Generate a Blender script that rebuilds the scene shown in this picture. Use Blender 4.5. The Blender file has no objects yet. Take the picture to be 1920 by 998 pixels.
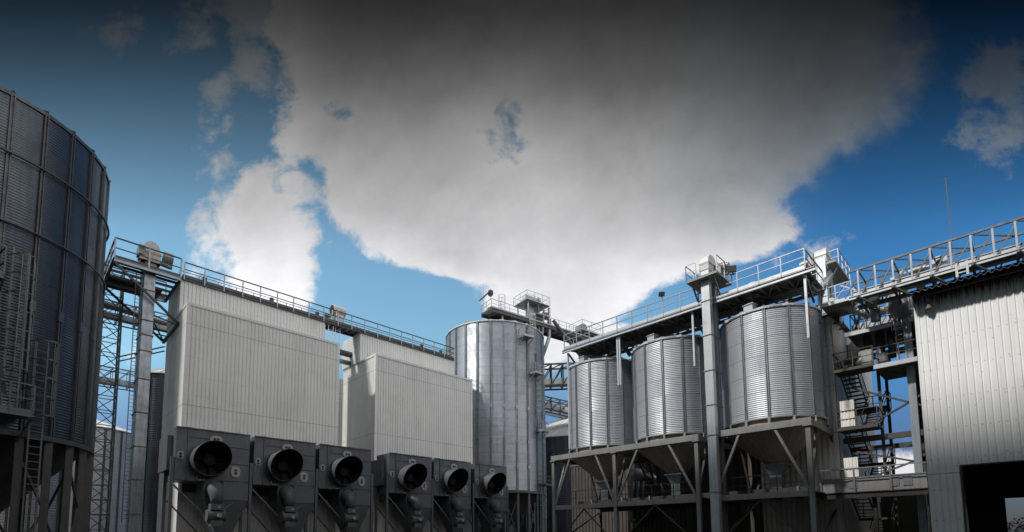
import bpy, math, random
from mathutils import Vector, Matrix
random.seed(7)
R = math.radians
scene = bpy.context.scene
COL = scene.collection
ORG = {}

# ------------------------------------------------------------------ helpers
def tag(o, label=None, cat=None, group=None, kind=None):
    if label: o['label'] = label
    if cat: o['category'] = cat
    if group: o['group'] = group
    if kind: o['kind'] = kind
    return o

def thing(name, label, cat, loc, group=None):
    o = bpy.data.objects.new(name, None); COL.objects.link(o)
    o.location = loc; o.empty_display_size = .3
    ORG[o] = Vector(loc)
    return tag(o, label, cat, group)

def kids(o): return [c for c in bpy.data.objects if c.parent == o]

def copy_tree(o, parent=None):
    c = o.copy(); COL.objects.link(c); c.parent = parent
    if o in ORG: ORG[c] = ORG[o].copy()
    for ch in kids(o): copy_tree(ch, c)
    return c

def place_copy(o, loc, label):
    c = copy_tree(o); c.location = loc
    d = Vector(loc) - ORG[o]
    def shift(q):
        if q in ORG: ORG[q] = ORG[q] + d
        for k in kids(q): shift(k)
    shift(c)
    c['label'] = label
    return c

class MB:
    def __init__(s): s.v = []; s.f = []
    def add(s, vs, fs):
        n = len(s.v); s.v += [tuple(v) for v in vs]; s.f += [tuple(i + n for i in f) for f in fs]; return s
    def box(s, a, b):
        x0, y0, z0 = [min(p, q) for p, q in zip(a, b)]; x1, y1, z1 = [max(p, q) for p, q in zip(a, b)]
        return s.add([(x0,y0,z0),(x1,y0,z0),(x1,y1,z0),(x0,y1,z0),(x0,y0,z1),(x1,y0,z1),(x1,y1,z1),(x0,y1,z1)],
              [(0,3,2,1),(4,5,6,7),(0,1,5,4),(1,2,6,5),(2,3,7,6),(3,0,4,7)])
    def bar(s, p, q, w, h=None, up=(0,0,1)):
        h = h or w; p = Vector(p); q = Vector(q); d = (q - p).normalized(); u = Vector(up)
        if abs(d.dot(u)) > .98: u = Vector((1,0,0))
        sx = d.cross(u).normalized() * w / 2; sy = sx.cross(d).normalized() * h / 2
        return s.add([p-sx-sy, p+sx-sy, p+sx+sy, p-sx+sy, q-sx-sy, q+sx-sy, q+sx+sy, q-sx+sy],
              [(0,3,2,1),(4,5,6,7),(0,1,5,4),(1,2,6,5),(2,3,7,6),(3,0,4,7)])
    def ibeam(s, p, q, w, h, up=(0,0,1), t=.03):
        p = Vector(p); q = Vector(q); d = (q-p).normalized(); u = Vector(up)
        if abs(d.dot(u)) > .98: u = Vector((1,0,0))
        sx = d.cross(u).normalized(); sy = sx.cross(d).normalized()
        o = sy*(h/2 - t/2)
        s.bar(p+o, q+o, w, t, sy); s.bar(p-o, q-o, w, t, sy); s.bar(p, q, t, h-2*t-.004, sy); return s
    def tube(s, p, q, r, n=10, r2=None, cap=True):
        r2 = r if r2 is None else r2
        p = Vector(p); q = Vector(q); d = (q-p).normalized()
        u = Vector((0,0,1)) if abs(d.z) < .9 else Vector((1,0,0))
        a = d.cross(u).normalized(); b = d.cross(a)
        vs = []
        for c, rr in ((p, r), (q, r2)):
            for i in range(n):
                t = 2*math.pi*i/n; vs.append(c + a*math.cos(t)*rr + b*math.sin(t)*rr)
        fs = [(i, (i+1) % n, n+(i+1) % n, n+i) for i in range(n)]
        if cap: fs += [tuple(range(n-1,-1,-1)), tuple(range(n, 2*n))]
        return s.add(vs, fs)
    def path(s, pts, r, n=8):
        pts = [Vector(p) for p in pts]; rings = []
        prev = None
        for i, p in enumerate(pts):
            d = (pts[min(i+1, len(pts)-1)] - pts[max(i-1, 0)]).normalized()
            if prev is None:
                u = Vector((0,0,1)) if abs(d.z) < .9 else Vector((1,0,0)); a = d.cross(u).normalized()
            else: a = (prev - d*prev.dot(d)).normalized()
            prev = a; b = d.cross(a); rr = r[i] if isinstance(r, (list, tuple)) else r
            rings.append([p + a*math.cos(2*math.pi*k/n)*rr + b*math.sin(2*math.pi*k/n)*rr for k in range(n)])
        vs = [v for g in rings for v in g]
        fs = [(j*n+k, j*n+(k+1) % n, (j+1)*n+(k+1) % n, (j+1)*n+k) for j in range(len(rings)-1) for k in range(n)]
        fs += [tuple(range(n-1,-1,-1)), tuple(range(len(vs)-n, len(vs)))]
        return s.add(vs, fs)
    def lathe(s, prof, c=(0,0), n=48, a0=0, cap=False):
        vs = []; m = len(prof)
        for i in range(n):
            t = a0 + 2*math.pi*i/n; cx, sx = math.cos(t), math.sin(t)
            vs += [(c[0]+r*cx, c[1]+r*sx, z) for r, z in prof]
        fs = []
        for i in range(n):
            j = (i+1) % n
            fs += [(i*m+k, j*m+k, j*m+k+1, i*m+k+1) for k in range(m-1)]
        return s.add(vs, fs)
    def prism(s, poly, axis, a, b):
        # polygon in the plane normal to axis ('x','y','z'), extruded from a to b
        def mk(p, t): return {'x': (t, p[0], p[1]), 'y': (p[0], t, p[1]), 'z': (p[0], p[1], t)}[axis]
        n = len(poly); vs = [mk(p, a) for p in poly] + [mk(p, b) for p in poly]
        return s.add(vs, [tuple(range(n-1,-1,-1)), tuple(range(n, 2*n))] + [(i, (i+1) % n, n+(i+1) % n, n+i) for i in range(n)])
    def corr(s, p, q, z0, z1, nrm, pitch=.29, depth=.045, shape=(.0,.12,.5,.62), ztop=None):
        # trapezoid-ribbed sheet standing from p to q (xy); crests stand out along nrm
        p = Vector((*p, 0)); q = Vector((*q, 0)); L = (q-p).length; d = (q-p)/L; nr = Vector((*nrm, 0)).normalized()
        n = max(1, round(L/pitch)); pt = L/n; pts = []
        for i in range(n):
            for t, h in zip(shape, (0, 1, 1, 0)): pts.append((i*pt + t*pt, h*depth))
        pts.append((L, 0))
        vs = []
        for t, h in pts:
            b = p + d*t + nr*h
            vs.append((b.x, b.y, z0)); vs.append((b.x, b.y, ztop(t) if ztop else z1))
        return s.add(vs, [(2*i, 2*i+2, 2*i+3, 2*i+1) for i in range(len(pts)-1)])
    def build(s, name, mat, parent=None, smooth=False, label=None, origin=None, auto=None):
        o0 = Vector(origin) if origin is not None else (ORG[parent] if parent is not None else Vector((0,0,0)))
        me = bpy.data.meshes.new(name); me.from_pydata([(v[0]-o0.x, v[1]-o0.y, v[2]-o0.z) for v in s.v], [], s.f)
        me.materials.append(mat)
        if smooth: me.polygons.foreach_set('use_smooth', [True]*len(me.polygons))
        me.update()
        o = bpy.data.objects.new(name, me); COL.objects.link(o)
        if parent is not None: o.parent = parent
        if parent is None: o.location = o0
        ORG[o] = o0.copy()
        if label: o['label'] = label
        if auto:
            m = o.modifiers.new('edge', 'BEVEL'); m.width = auto; m.segments = 1; m.limit_method = 'ANGLE'
        return o

# ------------------------------------------------------------------ materials
def new_mat(name):
    m = bpy.data.materials.new(name); m.use_nodes = True
    nt = m.node_tree; b = nt.nodes['Principled BSDF']
    return m, nt, b
class NT:
    def __init__(s, nt): s.t = nt
    def n(s, typ, **kw):
        q = s.t.nodes.new(typ)
        for k, v in kw.items():
            if k == 'op': q.operation = v
            elif k.startswith('i_'):
                key = k[2:]; q.inputs[int(key) if key.isdigit() else key].default_value = v
            else: setattr(q, k, v)
        return q
    def l(s, a, b): s.t.links.new(a, b)
    def m(s, op, a, b=None, c=None, clamp=False):
        q = s.t.nodes.new('ShaderNodeMath'); q.operation = op; q.use_clamp = clamp
        for i, v in enumerate((a, b, c)):
            if v is None: continue
            if isinstance(v, (int, float)): q.inputs[i].default_value = v
            else: s.l(v, q.inputs[i])
        return q.outputs[0]
    def ss(s, v, lo, hi, a=0., b=1.):
        q = s.t.nodes.new('ShaderNodeMapRange'); q.interpolation_type = 'SMOOTHSTEP'
        s.l(v, q.inputs[0])
        for i, x in enumerate((lo, hi, a, b)): q.inputs[i+1].default_value = x
        return q.outputs[0]
    def noise(s, vec, scale, detail=4, rough=.55, dist=0):
        q = s.n('ShaderNodeTexNoise'); s.l(vec, q.inputs['Vector'])
        q.inputs['Scale'].default_value = scale; q.inputs['Detail'].default_value = detail
        q.inputs['Roughness'].default_value = rough; q.inputs['Distortion'].default_value = dist
        return q.outputs['Fac']
    def scale(s, vec, xyz):
        q = s.n('ShaderNodeMapping'); s.l(vec, q.inputs['Vector']); q.inputs['Scale'].default_value = xyz
        return q.outputs[0]
    def mix(s, fac, a, b, typ='MIX'):
        q = s.n('ShaderNodeMix', data_type='RGBA', blend_type=typ)
        for sock, v in ((q.inputs[0], fac), (q.inputs[6], a), (q.inputs[7], b)):
            if isinstance(v, (int, float)): sock.default_value = v
            elif isinstance(v, tuple): sock.default_value = (*v, 1) if len(v) == 3 else v
            else: s.l(v, sock)
        return q.outputs[2]

def worn(name, base, dirt, rough=.5, metal=0., amt=.5, scale=1.2, streak=True, fine=.25, bump=.0):
    """painted, galvanised or rusty metal: large blotches, vertical streaks, fine grain"""
    m, nt, b = new_mat(name); t = NT(nt)
    co = t.n('ShaderNodeTexCoord').outputs['Object']
    big = t.noise(co, scale, 6, .65)
    st = t.noise(t.scale(co, (5, 5, .35)), 1.6, 5, .6) if streak else t.noise(co, scale*4, 4)
    gr = t.noise(co, 26, 3, .7)
    f = t.m('ADD', t.m('MULTIPLY', t.ss(big, .38, .72), .55), t.m('MULTIPLY', t.ss(st, .42, .75), .6))
    f = t.m('ADD', f, t.m('MULTIPLY', t.m('SUBTRACT', gr, .5), fine))
    f = t.m('MULTIPLY', f, amt, clamp=True)
    t.l(t.mix(f, base, dirt), b.inputs['Base Color'])
    t.l(t.m('ADD', rough, t.m('MULTIPLY', t.m('SUBTRACT', big, .5), .35), clamp=True), b.inputs['Roughness'])
    b.inputs['Metallic'].default_value = metal
    if bump:
        q = t.n('ShaderNodeBump'); q.inputs['Strength'].default_value = bump; q.inputs['Distance'].default_value = .02
        t.l(big, q.inputs['Height']); t.l(q.outputs[0], b.inputs['Normal'])
    return m

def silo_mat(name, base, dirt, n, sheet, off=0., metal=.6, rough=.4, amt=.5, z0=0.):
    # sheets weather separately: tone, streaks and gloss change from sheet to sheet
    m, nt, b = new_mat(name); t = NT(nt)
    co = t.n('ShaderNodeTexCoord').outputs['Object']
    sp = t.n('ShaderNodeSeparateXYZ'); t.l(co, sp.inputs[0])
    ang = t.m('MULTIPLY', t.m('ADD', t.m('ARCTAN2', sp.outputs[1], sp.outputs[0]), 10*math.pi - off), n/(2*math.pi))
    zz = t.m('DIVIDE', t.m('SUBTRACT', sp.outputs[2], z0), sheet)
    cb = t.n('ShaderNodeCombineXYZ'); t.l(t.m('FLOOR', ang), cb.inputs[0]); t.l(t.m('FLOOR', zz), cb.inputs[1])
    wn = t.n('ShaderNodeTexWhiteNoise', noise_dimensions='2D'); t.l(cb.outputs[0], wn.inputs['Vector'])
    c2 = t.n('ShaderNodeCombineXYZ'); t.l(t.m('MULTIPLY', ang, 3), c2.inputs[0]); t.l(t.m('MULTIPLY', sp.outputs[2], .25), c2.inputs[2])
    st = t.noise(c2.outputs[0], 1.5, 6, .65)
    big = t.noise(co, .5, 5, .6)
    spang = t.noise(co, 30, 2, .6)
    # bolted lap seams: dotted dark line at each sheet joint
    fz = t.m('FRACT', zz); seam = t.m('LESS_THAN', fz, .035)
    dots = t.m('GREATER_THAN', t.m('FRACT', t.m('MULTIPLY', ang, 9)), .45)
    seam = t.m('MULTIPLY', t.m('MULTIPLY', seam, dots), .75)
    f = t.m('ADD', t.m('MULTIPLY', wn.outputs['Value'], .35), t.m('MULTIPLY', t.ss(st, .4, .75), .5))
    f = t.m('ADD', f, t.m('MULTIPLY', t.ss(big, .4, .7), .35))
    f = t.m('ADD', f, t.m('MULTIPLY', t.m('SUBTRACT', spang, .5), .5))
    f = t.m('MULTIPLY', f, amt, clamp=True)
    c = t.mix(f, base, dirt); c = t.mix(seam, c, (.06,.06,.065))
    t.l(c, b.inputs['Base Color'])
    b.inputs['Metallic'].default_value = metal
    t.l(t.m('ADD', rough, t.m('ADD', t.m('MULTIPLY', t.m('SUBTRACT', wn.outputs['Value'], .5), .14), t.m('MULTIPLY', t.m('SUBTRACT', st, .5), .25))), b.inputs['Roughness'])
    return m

def clad_mat(name, base, dirt, laps=(), amt=.45, mould=None):
    m, nt, b = new_mat(name); t = NT(nt)
    g = t.n('ShaderNodeNewGeometry').outputs['Position']
    sp = t.n('ShaderNodeSeparateXYZ'); t.l(g, sp.inputs[0]); z = sp.outputs[2]
    st = t.noise(t.scale(g, (3.4, 3.4, .12)), 1.2, 6, .65)
    big = t.noise(g, .35, 5, .6)
    gr = t.noise(g, 18, 3, .7)
    # each cladding sheet (about a metre wide) weathered a little differently
    sh = t.n('ShaderNodeCombineXYZ'); t.l(t.m('FLOOR', t.m('DIVIDE', t.m('ADD', sp.outputs[0], sp.outputs[1]), 1.03)), sh.inputs[0])
    t.l(t.m('FLOOR', t.m('DIVIDE', z, 6.1)), sh.inputs[1])
    wn = t.n('ShaderNodeTexWhiteNoise', noise_dimensions='2D'); t.l(sh.outputs[0], wn.inputs['Vector'])
    f = t.m('ADD', t.m('MULTIPLY', t.ss(st, .42, .75), .5), t.m('MULTIPLY', t.ss(big, .42, .72), .4))
    f = t.m('ADD', f, t.m('MULTIPLY', wn.outputs['Value'], .22))
    f = t.m('ADD', f, t.m('MULTIPLY', t.m('SUBTRACT', gr, .5), .35))
    c = t.mix(t.m('MULTIPLY', f, amt, clamp=True), base, dirt)
    for zl in laps:
        line = t.m('LESS_THAN', t.m('ABSOLUTE', t.m('SUBTRACT', z, zl)), .022)
        c = t.mix(t.m('MULTIPLY', line, .55), c, (.09,.085,.08))
    # rows of screw heads
    sx = t.m('FRACT', t.m('DIVIDE', t.m('ADD', sp.outputs[0], sp.outputs[1]), .29)); sz = t.m('FRACT', t.m('DIVIDE', z, 1.52))
    dot = t.m('MULTIPLY', t.m('LESS_THAN', t.m('ABSOLUTE', t.m('SUBTRACT', sx, .5)), .12), t.m('LESS_THAN', t.m('ABSOLUTE', t.m('SUBTRACT', sz, .5)), .026))
    c = t.mix(t.m('MULTIPLY', dot, .28), c, (.16,.15,.14))
    # run-off streaks below each screw row
    rs = t.noise(t.scale(g, (13, 13, .5)), 1.0, 4, .6)
    c = t.mix(t.m('MULTIPLY', t.ss(rs, .60, .78), .35), c, (.30,.27,.23))
    # rust freckles and fixings
    vo = t.n('ShaderNodeTexVoronoi', feature='F1'); t.l(g, vo.inputs['Vector']); vo.inputs['Scale'].default_value = 2.3
    sc = t.m('MULTIPLY', t.ss(vo.outputs['Distance'], .07, .045), t.m('GREATER_THAN', t.n('ShaderNodeSeparateColor').outputs[0], -1))
    c = t.mix(t.m('MULTIPLY', sc, .7), c, (.13,.09,.065))
    if mould:
        lo, hi = mould
        ms = t.noise(t.scale(g, (9, 9, .55)), 1.5, 7, .7)
        mk = t.m('ADD', t.ss(z, lo, hi, 0, .75), t.m('MULTIPLY', t.m('SUBTRACT', ms, .5), 1.15))
        mk = t.ss(mk, .34, .62)
        mk = t.m('MULTIPLY', mk, t.ss(z, lo-.25, lo+.4))
        c = t.mix(t.m('MULTIPLY', mk, .93), c, (.035,.03,.024))
    t.l(c, b.inputs['Base Color'])
    b.inputs['Roughness'].default_value = .48
    b.inputs['Specular IOR Level'].default_value = .35
    return m

def plain(name, c, rough=.6, metal=0.):
    m, nt, b = new_mat(name); t = NT(nt)
    co = t.n('ShaderNodeTexCoord').outputs['Object']
    f = t.m('MULTIPLY', t.noise(co, 5, 5, .7), .5)
    t.l(t.mix(f, c, tuple(x*.5 for x in c)), b.inputs['Base Color'])
    b.inputs['Roughness'].default_value = rough; b.inputs['Metallic'].default_value = metal
    return m

M = dict(
    galv = worn('galvanised_steel', (.36,.375,.395), (.19,.20,.21), .40, .72, .7, 1.5),
    galv_bright = worn('bright_galvanised_steel', (.56,.575,.595), (.33,.335,.345), .36, .6, .65, 1.2),
    steel_dark = worn('dark_weathered_steel', (.10,.10,.105), (.055,.05,.045), .55, .3, .8, 2),
    stiff = worn('stiffener_steel', (.30,.33,.37), (.13,.14,.155), .42, .72, .8, 1.5),
    stiff_dark = worn('dull_stiffener_steel', (.12,.13,.145), (.05,.05,.055), .5, .5, .8, 1.5),
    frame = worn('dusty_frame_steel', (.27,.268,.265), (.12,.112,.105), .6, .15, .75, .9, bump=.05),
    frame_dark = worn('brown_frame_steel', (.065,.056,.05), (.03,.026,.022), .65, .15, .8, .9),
    hopper = worn('brown_hopper_steel', (.50,.43,.36), (.27,.225,.18), .55, .35, .85, .7),
    deck = worn('deck_grating_steel', (.16,.155,.15), (.07,.065,.06), .65, .3, .8, 2, streak=False),
    roof = worn('pale_roof_sheet', (.66,.655,.64), (.40,.39,.37), .45, .2, .6, 1),
    fan = worn('fan_casing_steel', (.10,.112,.128), (.05,.052,.055), .5, .35, .85, .9),
    duct_in = plain('black_duct_shade', (.010,.010,.010), .8),  # shade in hoods and openings painted near-black; knobs share it
    plate = worn('pale_port_plate', (.30,.30,.295), (.15,.145,.14), .5, .1, .6, 6),
    white = worn('white_paint', (.58,.58,.57), (.33,.32,.30), .45, 0., .6, 1.5),
    fan_matte = worn('dull_fan_duct_steel', (.075,.08,.088), (.04,.04,.042), .75, 0., .8, .9),
    motor = worn('grey_motor_paint', (.30,.30,.30), (.12,.115,.11), .5, .2, .8, 4),
    rust = worn('rusty_steel', (.20,.12,.075), (.09,.05,.035), .8, .1, .8, 3),
    lad_dark = worn('dull_ladder_steel', (.17,.18,.19), (.08,.085,.09), .5, .4, .7, 2),
    pipe_dark = worn('dark_pipe_steel', (.14,.14,.145), (.06,.06,.06), .45, .5, .8, 1.5),
    rail_dark = worn('dark_handrail_steel', (.055,.06,.066), (.03,.03,.03), .5, .4, .7, 3),
    clad_l = clad_mat('ivory_dryer_cladding', (.72,.71,.69), (.47,.46,.44), (18.6, 12.1), .6),
    clad_r = clad_mat('white_shed_cladding', (.81,.815,.815), (.58,.56,.53), (4.6,), .55, mould=(12.1, 14.3)),
    clad_s = clad_mat('grey_white_cladding', (.70,.675,.63), (.42,.39,.345), (14.0, 11.3, 8.2), .75),
    silo_s = silo_mat('small_silo_sheet', (.44,.46,.49), (.28,.30,.335), 14, 1.17, R(13.0), .58, .56, .65, -.05),
    silo_c = silo_mat('tall_silo_sheet', (.43,.45,.485), (.235,.255,.29), 25, 1.1, R(5.8), .65, .42, .7),
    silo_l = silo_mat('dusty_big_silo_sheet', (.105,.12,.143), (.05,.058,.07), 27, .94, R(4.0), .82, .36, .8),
    silo_b = silo_mat('far_silo_sheet', (.40,.41,.43), (.22,.225,.235), 24, 1.2, 0, .5, .45, .6),
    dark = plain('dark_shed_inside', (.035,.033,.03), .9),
    concrete = worn('stained_concrete', (.33,.32,.30), (.19,.18,.165), .85, 0, .7, .25),
    lamp = plain('lamp_glass', (.10,.10,.10), .25),
    bark = plain('shrub_stem', (.09,.065,.045), .9),
    leaf = plain('shrub_leaf', (.05,.075,.03), .6),
    cable = plain('black_cable', (.02,.02,.02), .6),
)
# ground
def ground_mat():
    m, nt, b = new_mat('worn_asphalt'); t = NT(nt)
    g = t.n('ShaderNodeNewGeometry').outputs['Position']
    f = t.m('ADD', t.m('MULTIPLY', t.noise(g, .15, 6, .6), .7), t.m('MULTIPLY', t.noise(g, 9, 4, .7), .4))
    t.l(t.mix(t.ss(f, .3, .8), (.035,.034,.033), (.075,.07,.064)), b.inputs['Base Color'])
    b.inputs['Roughness'].default_value = .9
    return m
gm = MB(); gm.add([(-1500,-1500,0),(1500,-1500,0),(1500,1500,0),(-1500,1500,0)], [(0,1,2,3)])
tag(gm.build('ground', ground_mat()), kind='structure')

# ------------------------------------------------------------------ shared builders
def railing(parent, pts, h=1.12, gap=1.4, mat=None, pmat=None, r=.024, toe=.0, mids=1, pw=.05, ends=(True, True), drop=0.):
    """pts: deck-edge polyline; a railing part with its posts as sub-parts"""
    mat = mat or M['galv']; pmat = pmat or mat
    pts = [Vector(p) for p in pts]
    mb = MB()
    for i in range(len(pts)-1):
        a, b = pts[i], pts[i+1]
        for k in range(mids+1):
            z = Vector((0,0,h*(k+1)/(mids+1)))
            mb.bar(a+z, b+z, r*2 if k == mids else r*1.5)
        if toe: mb.bar(a+Vector((0,0,toe/2+.01)), b+Vector((0,0,toe/2+.01)), .012, toe)
    rl = mb.build('railing', mat, parent)
    first = None; done = []
    for i in range(len(pts)-1):
        a, b = pts[i], pts[i+1]; L = (b-a).length; n = max(1, round(L/gap))
        for k in range(n+1):
            p = a + (b-a)*k/n
            if any((p-q).length < .12 for q in done): continue
            if i == 0 and k == 0 and not ends[0]: continue
            if i == len(pts)-2 and k == n and not ends[1]: continue
            done.append(p)
            if first is None:
                first = MB().box((p.x-pw/2, p.y-pw/2, p.z-drop), (p.x+pw/2, p.y+pw/2, p.z+h-.012)).build('post', pmat, rl); fp = p
            else:
                o = bpy.data.objects.new('post', first.data); COL.objects.link(o); o.parent = rl; o.location = p - fp
    return rl

def bar_part(name, p, q, w, h, mat, parent, up=(0,0,1), kind='bar'):
    mb = MB(); (mb.ibeam if kind == 'i' else mb.bar)(p, q, w, h, up)
    return mb.build(name, mat, parent)

def cage_ladder(parent, base, top, out, side, w=.5, mat=None, cage_from=2.2, depth=.72, name='ladder'):
    """ladder from base to top standing off along out; safety cage as a sub-part"""
    mat = mat or M['galv']
    base, top, out, side = Vector(base), Vector(top), Vector(out).normalized(), Vector(side).normalized()
    L = top.z - base.z; mb = MB()
    for s in (-1, 1): mb.bar(base+side*s*w/2, top+side*s*w/2, .06, .03, out)
    n = int(L/.3)
    for i in range(1, n):
        p = base + Vector((0,0,i*.3)); mb.bar(p-side*w/2, p+side*w/2, .028)
    ld = mb.build(name, mat, parent)
    if cage_from is not None and L > cage_from+.5:
        cg = MB(); k = int((L-cage_from)/.75)
        angs = [math.pi*j/8 for j in range(9)]
        for i in range(k+1):
            z = Vector((0,0,cage_from+i*.75)); pr = None
            for a in angs:
                p = base+z+side*math.cos(a)*.38+out*math.sin(a)*depth
                if pr is not None: cg.bar(pr, p, .012, .05)
                pr = p
        for j in (1, 2.7, 4, 5.3, 7):
            a = math.pi*j/8; p = base+side*math.cos(a)*.38+out*math.sin(a)*depth
            cg.bar(p+Vector((0,0,cage_from)), p+Vector((0,0,cage_from+k*.75)), .035, .012, out)
        cg.build('safety_cage', mat, ld)
    return ld

def corr_profile(r, z0, z1, pitch, amp):
    n = int((z1-z0)/pitch*4); return [(r + amp*math.sin(i*math.pi/2 + .4), z0+(z1-z0)*i/n) for i in range(n+1)]

def make_silo(name, label, cat, c, r, z0, z1, n, off, pitch, amp, mat, smat, roof_h, group=None, segs=128, sw=.13, sd=.075, splice=None, rings=(), lip=.22, rmat=None):
    t = thing(name, label, cat, (c[0], c[1], 0), group)
    MB().lathe(corr_profile(r, z0, z1, pitch, amp), c, segs).build('shell', mat, t, smooth=True)
    # stiffener: hat section with a dark groove, shared by every copy
    first = None
    for i in range(n):
        a = off + 2*math.pi*i/n
        if first is None:
            sb = MB(); x0 = r + amp - .01
            sb.box((x0, -sw/2, z0-.02), (x0+sd, -sw*.22, z1+.03)); sb.box((x0, sw*.22, z0-.02), (x0+sd, sw/2, z1+.03))
            sb.box((x0, -sw*.22, z0), (x0+sd*.35, sw*.22, z1))
            for zs in (splice or []):
                sb.box((x0, -sw*.72, zs-.22), (x0+sd*1.25, sw*.72, zs+.22))
            first = sb.build('stiffener', smat, t, origin=(0,0,0)); o = first
        else:
            o = bpy.data.objects.new('stiffener', first.data); COL.objects.link(o); o.parent = t
        o.location = (0,0,0); o.rotation_euler = (0,0,a)
    # roof: faceted cone with radial ribs and a turned-down lip
    rb = MB(); m = n
    rr = r+lip
    rb.lathe([(rr, z1-.10), (rr+.01, z1+.03), (.45, z1+roof_h), (.42, z1+roof_h+.12), (.001, z1+roof_h+.12)], c, m, off)
    rf = rb.build('roof', rmat or M['roof'], t)
    rib = MB()
    for i in range(m):
        a = off+2*math.pi*i/m; ca, sa = math.cos(a), math.sin(a)
        rib.bar((c[0]+ca*(rr+.03), c[1]+sa*(rr+.03), z1+.05), (c[0]+ca*.5, c[1]+sa*.5, z1+roof_h+.03), .06, .07)
    rib.build('roof_rib', rmat or M['roof'], rf)
    MB().lathe([(r+amp, z1-.12), (r+amp+.05, z1-.12), (r+amp+.05, z1-.02), (r+amp, z1-.02)], c, segs).build('eave_ring', smat, t)
    for zr in rings:
        q = MB(); k = 96; rr2 = r+amp+sd+.05
        q.path([(c[0]+rr2*math.cos(2*math.pi*i/k), c[1]+rr2*math.sin(2*math.pi*i/k), zr) for i in range(k+1)], .045, 6)
        q.build('wind_ring', smat, t, smooth=True)
    return t

def roof_hatch(parent, c, r, z1, roof_h, ang, d=.8):
    rr = r*.78; z = z1 + roof_h*(1-rr/(r+.2)) ; x, y = c[0]+rr*math.cos(ang), c[1]+rr*math.sin(ang)
    mb = MB(); q = Vector((math.cos(ang), math.sin(ang), 0)); s = Vector((-q.y, q.x, 0))
    p = Vector((x, y, z))
    mb.bar(p-s*.3+Vector((0,0,.12)), p+s*.3+Vector((0,0,.12)), .55, .42)
    mb.bar(p-s*.36+Vector((0,0,.37)), p+s*.36+Vector((0,0,.37)), .68, .06)
    return mb.build('roof_vent', M['galv_bright'], parent)

def pulley_head(parent, p, ax, w=.9, d=.75, h=1.3, mat=None):
    """elevator head: rounded hood over a casing, side motor and gearbox (parts of its elevator)"""
    mat = mat or M['white']; x, y, z = p
    prof = [(-w/2, z), (-w/2, z+h*.45)] + [(-w/2*math.cos(a), z+h*.45+h*.55*math.sin(a)) for a in [math.pi*i/10 for i in range(1, 10)]] + [(w/2, z+h*.45), (w/2, z)]
    mb = MB()
    if ax == 'y': mb.prism([(x+u, v) for u, v in prof], 'y', y-d/2, y+d/2)
    else: mb.prism([(y+u, v) for u, v in prof], 'x', x-d/2, x+d/2)
    hd = mb.build('elevator_head', mat, parent)
    band = MB()
    if ax == 'y': band.box((x-w/2-.03, y-d/2-.03, z+h*.40), (x+w/2+.03, y+d/2+.03, z+h*.46))
    else: band.box((x-d/2-.03, y-w/2-.03, z+h*.40), (x+d/2+.03, y+w/2+.03, z+h*.46))
    band.build('head_flange', M['galv'], hd)
    return hd

def motor(parent, a, b, r, mat=None):
    a = Vector(a); b = Vector(b); d = (b-a).normalized(); L = (b-a).length
    mb = MB(); mb.tube(a, b, r, 14)
    for i in range(6):
        q = a+d*L*(.2+.1*i); mb.tube(q, q+d*.02, r*1.1, 14)
    mb.tube(b, b+d*.12, r*.85, 14); mb.tube(a-d*.15, a, r*.5, 10)
    return mb.build('motor', mat or M['motor'], parent)

# ================================================================== BIG CORRUGATED SILO, near left
CL = (-1.72, 31.78); RL = 4.60; ZL0, ZL1 = 5.9, 19.41
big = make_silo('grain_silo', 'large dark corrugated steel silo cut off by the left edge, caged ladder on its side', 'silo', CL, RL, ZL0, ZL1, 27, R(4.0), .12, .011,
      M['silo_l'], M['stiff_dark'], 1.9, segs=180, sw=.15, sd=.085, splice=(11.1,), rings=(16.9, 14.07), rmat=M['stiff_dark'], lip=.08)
for i in range(27):
    a = R(4.0)+2*math.pi*i/27; x, y = CL[0]+(RL-.05)*math.cos(a), CL[1]+(RL-.05)*math.sin(a)
    bar_part('leg', (x, y, 0), (x, y, ZL0-.1), .26, .26, M['steel_dark'], big)
MB().lathe([(RL+.1, ZL0-.16), (RL+.16, ZL0-.16), (RL+.16, ZL0+.04), (RL+.1, ZL0+.04)], CL, 108).build('ring_beam', M['steel_dark'], big)
MB().lathe([(RL-.1, ZL0), (.5, 1.6), (.45, 1.1), (.02, 1.1)], CL, 54).build('hopper', M['steel_dark'], big)
for i in range(0, 27):
    a, b_ = R(4.0)+2*math.pi*i/27, R(4.0)+2*math.pi*(i+1)/27
    if i % 2: continue
    p = lambda t, z: (CL[0]+(RL-.05)*math.cos(t), CL[1]+(RL-.05)*math.sin(t), z)
    bar_part('leg_brace', p(a, 5.0), p(b_, 2.9), .08, .08, M['steel_dark'], big); bar_part('leg_brace', p(b_, 2.9), p(a, .9), .08, .08, M['steel_dark'], big)
def on_cyl(c, r, deg, z): return Vector((c[0]+r*math.cos(R(deg)), c[1]+r*math.sin(R(deg)), z))
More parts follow.
